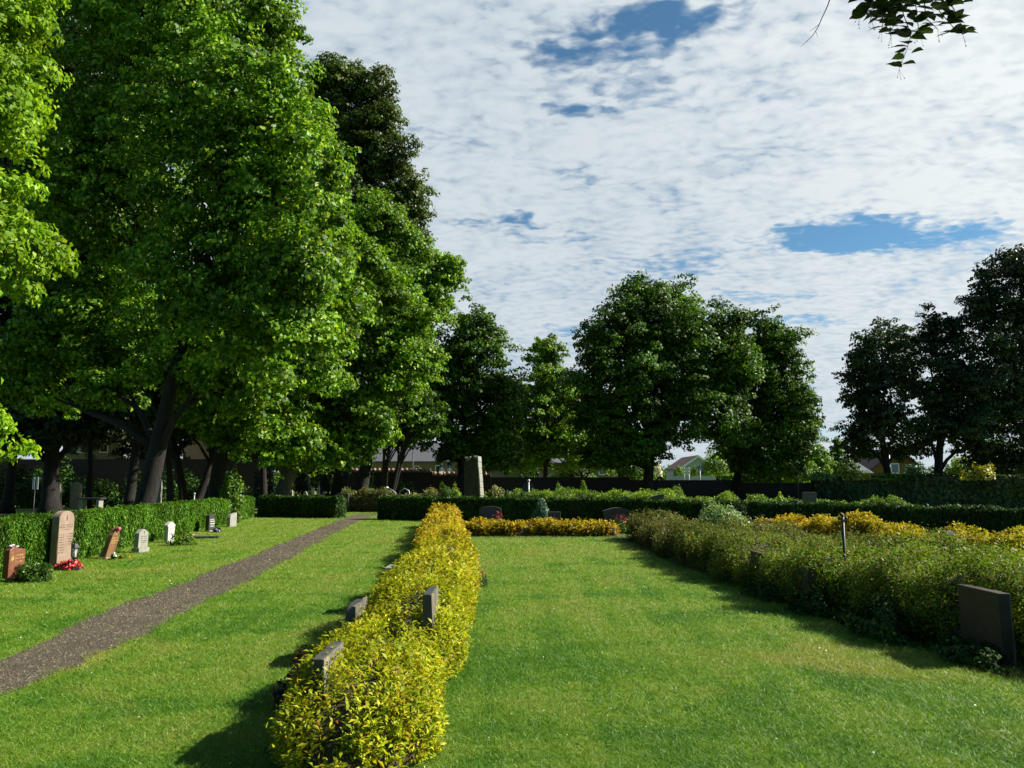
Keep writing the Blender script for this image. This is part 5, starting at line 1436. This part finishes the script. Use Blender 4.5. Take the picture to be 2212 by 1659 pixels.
pole_sign('blue and white road sign right of the white gabled house', 1513, 76, 1006, [(1012, 10, 10, 'signblue', 'walk')])
c = P(1483, 1045, 76); s = 76 / FPX
r = empty('direction_sign', (c.x, 76, 0), 'pair of pale arrow shaped direction boards before the white house', 'road sign')
for dx in (-4, 6): MB().tube([(c.x + dx * s, 76.06, 0), (c.x + dx * s, 76.06, P(0, 1010, 76).z)], .05, 6).build('post', M['zinc'], r)
for py in (1014.5, 1021.5):
    z = P(1483, py, 76).z
    b = MB().prism(Vector((c.x, 75.95, z)), U, Nn, [(-6.5 * s, -3 * s), (9 * s, -3 * s), (9 * s, 3 * s), (-6.5 * s, 3 * s), (-9 * s, 0)], .04).build('board', M['signwhite'], r)
    mb = MB()
    for q in range(5): mb.prism(Vector((c.x + (-3.5 + 2.3 * q) * s, 75.92, z)), U, Nn, [(-.7 * s, -.5 * s), (.7 * s, -.5 * s), (.7 * s, .5 * s), (-.7 * s, .5 * s)], .015)
    mb.prism(Vector((c.x - 7.2 * s, 75.92, z)), U, Nn, [(-1.6 * s, 0), (.4 * s, -2.4 * s), (1.2 * s, -2.4 * s), (-.6 * s, 0), (1.2 * s, 2.4 * s), (.4 * s, 2.4 * s)], .015)
    o = mb.build('lettering', M['signblue'], b)

def lamp(label, px, d, pt, m, head=True):
    c = P(px, 1045, d); z = P(px, pt, d).z
    r = empty('street_lamp', (c.x, d, 0), label, 'street lamp')
    MB().tube([(c.x, d, 0), (c.x, d, z)], [.08, .05], 8).build('post', M[m], r)
    MB().lathe((c.x, d, z), [(.08, 0), (.2, .12), (.22, .4), (.1, .55), (.02, .6)], 10).build('head', M['trim' if head else 'zinc'], r)
lamp('dark street lamp post before the long grey roof', 891, 80, 968, 'iron', False)
lamp('white headed street lamp beside the ochre house', 1924, 72, 970, 'zinc')
c = P(1723.5, 1045, 50)
r = empty('lamp_post', (c.x, 50, 0), 'thin grey lamp post at the left end of the ivy wall', 'lamp post')
MB().tube([(c.x, 50, 0), (c.x, 50, 2.9)], [.045, .03], 8).build('post', M['iron'], r)
MB().lathe((c.x, 50, 2.9), [(.04, 0), (.07, .03), (.06, .13), (.01, .16)], 8).build('head', M['zinc'], r)

# ------------------------------------------------------------------ sun, sky, camera
sl = bpy.data.lights.new('sun', 'SUN')
sl.energy = 5.0
sl.angle = math.radians(0.6)
sl.color = (1.0, 0.945, 0.84)
so = bpy.data.objects.new('sun', sl)
C.objects.link(so)
so.rotation_euler = (-SUN).to_track_quat('-Z', 'Y').to_euler()
so.location = SUN * 100

W = bpy.data.worlds.new("World")
S.world = W
W.use_nodes = True
nt = W.node_tree
nt.nodes.clear()
out = nt.nodes.new("ShaderNodeOutputWorld")
sky = nt.nodes.new("ShaderNodeTexSky")
sky.sky_type = 'NISHITA'; sky.sun_disc = False
sky.sun_elevation = SUN_EL; sky.sun_rotation = SUN_AZ
sky.air_density = 0.8; sky.dust_density = 0.5; sky.ozone_density = 0.6
tc = nt.nodes.new("ShaderNodeTexCoord")
dirv = tc.outputs["Generated"]
sp = nt.nodes.new("ShaderNodeSeparateXYZ"); nt.links.new(dirv, sp.inputs[0])
zz = math_n(nt, 'ADD', math_n(nt, 'MAXIMUM', sp.outputs[2], 0.0), 0.15)
cb = nt.nodes.new("ShaderNodeCombineXYZ")
nt.links.new(math_n(nt, 'DIVIDE', sp.outputs[0], zz), cb.inputs[0])
nt.links.new(math_n(nt, 'DIVIDE', sp.outputs[1], zz), cb.inputs[1])
pl = cb.outputs[0]
def plane_pt(px, py):
    d = ray(px, py).normalized()
    return (d.x / (d.z + .15), d.y / (d.z + .15))
wn = noise(nt, pl, 5.0, 4, 0.6)
vs = nt.nodes.new("ShaderNodeVectorMath"); vs.operation = 'SUBTRACT'; nt.links.new(wn.outputs[1], vs.inputs[0]); vs.inputs[1].default_value = (.5, .5, .5)
vm = nt.nodes.new("ShaderNodeVectorMath"); vm.operation = 'SCALE'; nt.links.new(vs.outputs[0], vm.inputs[0]); vm.inputs["Scale"].default_value = 0.10
va = nt.nodes.new("ShaderNodeVectorMath"); va.operation = 'ADD'; nt.links.new(pl, va.inputs[0]); nt.links.new(vm.outputs[0], va.inputs[1])
warp = va.outputs[0]
n_big = noise(nt, pl, 1.7, 3, 0.5, 0.3)
n_mid = noise(nt, warp, 7.0, 5, 0.55)
mpp = nt.nodes.new("ShaderNodeMapping"); mpp.inputs["Rotation"].default_value = (0, 0, .5); mpp.inputs["Scale"].default_value = (1.0, 1.45, 1)
nt.links.new(warp, mpp.inputs[0])
n_puff = noise(nt, mpp.outputs[0], 26.0, 3, 0.42, 0.0)
n_fine = noise(nt, pl, 60.0, 3, 0.6)
def nsum(pairs):
    tot = None
    for n_, w_ in pairs:
        q = math_n(nt, 'MULTIPLY', math_n(nt, 'SUBTRACT', n_.outputs[0], 0.5), w_)
        tot = q if tot is None else math_n(nt, 'ADD', tot, q)
    return tot
cov = math_n(nt, 'ADD', nsum([(n_puff, 0.80), (n_big, 0.7), (n_mid, 0.75), (n_fine, 0.06)]), 0.51)
# openings in the cloud sheet: place on the sky, half sizes, depth
gaps = [((1440, 40), 150, 45, .42), ((1330, 75), 160, 60, .26), ((1180, 110), 90, 40, .24), ((1300, 190), 160, 60, .16), ((1250, 235), 60, 16, .22),
        ((1880, 500), 200, 42, .62), ((1730, 520), 120, 28, .40), ((1840, 540), 70, 22, .40), ((2120, 500), 90, 30, .3), ((1120, 472), 70, 12, .42), ((1180, 505), 110, 20, .18), ((1010, 490), 60, 12, .2),
        ((1450, 575), 160, 30, .20), ((1700, 690), 260, 12, .26), ((1230, 712), 80, 12, .26), ((1640, 640), 160, 18, .2), ((720, 150), 70, 30, .2), ((1270, 370), 90, 25, .16), ((1790, 940), 60, 40, .30), ((900, 300), 60, 30, .16)]
gw = nt.nodes.new("ShaderNodeVectorMath"); gw.operation = 'SCALE'; nt.links.new(vs.outputs[0], gw.inputs[0]); gw.inputs["Scale"].default_value = 0.25
gv = nt.nodes.new("ShaderNodeVectorMath"); gv.operation = 'ADD'; nt.links.new(pl, gv.inputs[0]); nt.links.new(gw.outputs[0], gv.inputs[1])
for (pp, dx, dy, k) in gaps:
    gx_, gy_ = plane_pt(*pp)
    ex_, _ = plane_pt(pp[0] + dx, pp[1]); _, ey_ = plane_pt(pp[0], pp[1] + dy)
    v1 = nt.nodes.new("ShaderNodeVectorMath"); v1.operation = 'SUBTRACT'; nt.links.new(gv.outputs[0], v1.inputs[0]); v1.inputs[1].default_value = (gx_, gy_, 0)
    v2 = nt.nodes.new("ShaderNodeVectorMath"); v2.operation = 'MULTIPLY'; nt.links.new(v1.outputs[0], v2.inputs[0]); v2.inputs[1].default_value = (1 / abs(ex_ - gx_), 1 / abs(ey_ - gy_), 0)
    v3 = nt.nodes.new("ShaderNodeVectorMath"); v3.operation = 'LENGTH'; nt.links.new(v2.outputs[0], v3.inputs[0])
    cov = math_n(nt, 'SUBTRACT', cov, maprange(nt, v3.outputs["Value"], 0.3, 1.5, k, 0.0))
mask = maprange(nt, cov, -0.02, 0.46)
# cloud only ahead; unseen sky overhead and behind left clear to deepen shadows
ahead = math_n(nt, 'DIVIDE', sp.outputs[1], zz)
mask = math_n(nt, 'MULTIPLY', mask, maprange(nt, ahead, 0.35, 0.85))
# cloud light: brighter towards the sun, grey hollows between the puffs
dt = nt.nodes.new("ShaderNodeVectorMath"); dt.operation = 'DOT_PRODUCT'; nt.links.new(dirv, dt.inputs[0]); dt.inputs[1].default_value = SUN
glow = maprange(nt, dt.outputs["Value"], 0.35, 0.9)
shade = maprange(nt, nsum([(n_puff, .6), (n_mid, .6), (n_big, .5)]), -0.13, 0.15)
ccol = mixc(nt, (4.5, 5.2, 5.8), (5.4, 5.95, 6.35), shade)
ccol = mixc(nt, ccol, mixc(nt, (6.3, 6.8, 7.1), (7.8, 8.2, 8.2), shade), glow)
skyc = mixc(nt, sky.outputs[0], (0.58, 0.92, 1.0), 1.0, 'MULTIPLY')
col = mixc(nt, skyc, ccol, mask)
bg = N(nt, "ShaderNodeBackground", Strength=0.05)
nt.links.new(col, bg.inputs[0])
nt.links.new(bg.outputs[0], out.inputs[0])

cam = bpy.data.cameras.new('camera')
co = bpy.data.objects.new('camera', cam)
C.objects.link(co)
cam.sensor_fit = 'HORIZONTAL'; cam.sensor_width = 36.0
cam.lens = 36.0 * FPX / 2212.0
cam.clip_start = 0.05; cam.clip_end = 3000
co.location = (0, 0, EYE)
co.rotation_euler = (PI / 2 + PITCH, 0, 0)
S.camera = co

S.view_settings.view_transform = 'Standard'
S.view_settings.look = 'None'
S.view_settings.exposure = 1.3
S.view_settings.gamma = 1.0
S.cycles.use_denoising = True
S.cycles.max_bounces = 6
S.cycles.diffuse_bounces = 3
S.cycles.transmission_bounces = 4
S.cycles.transparent_max_bounces = 6
S.cycles.use_adaptive_sampling = True
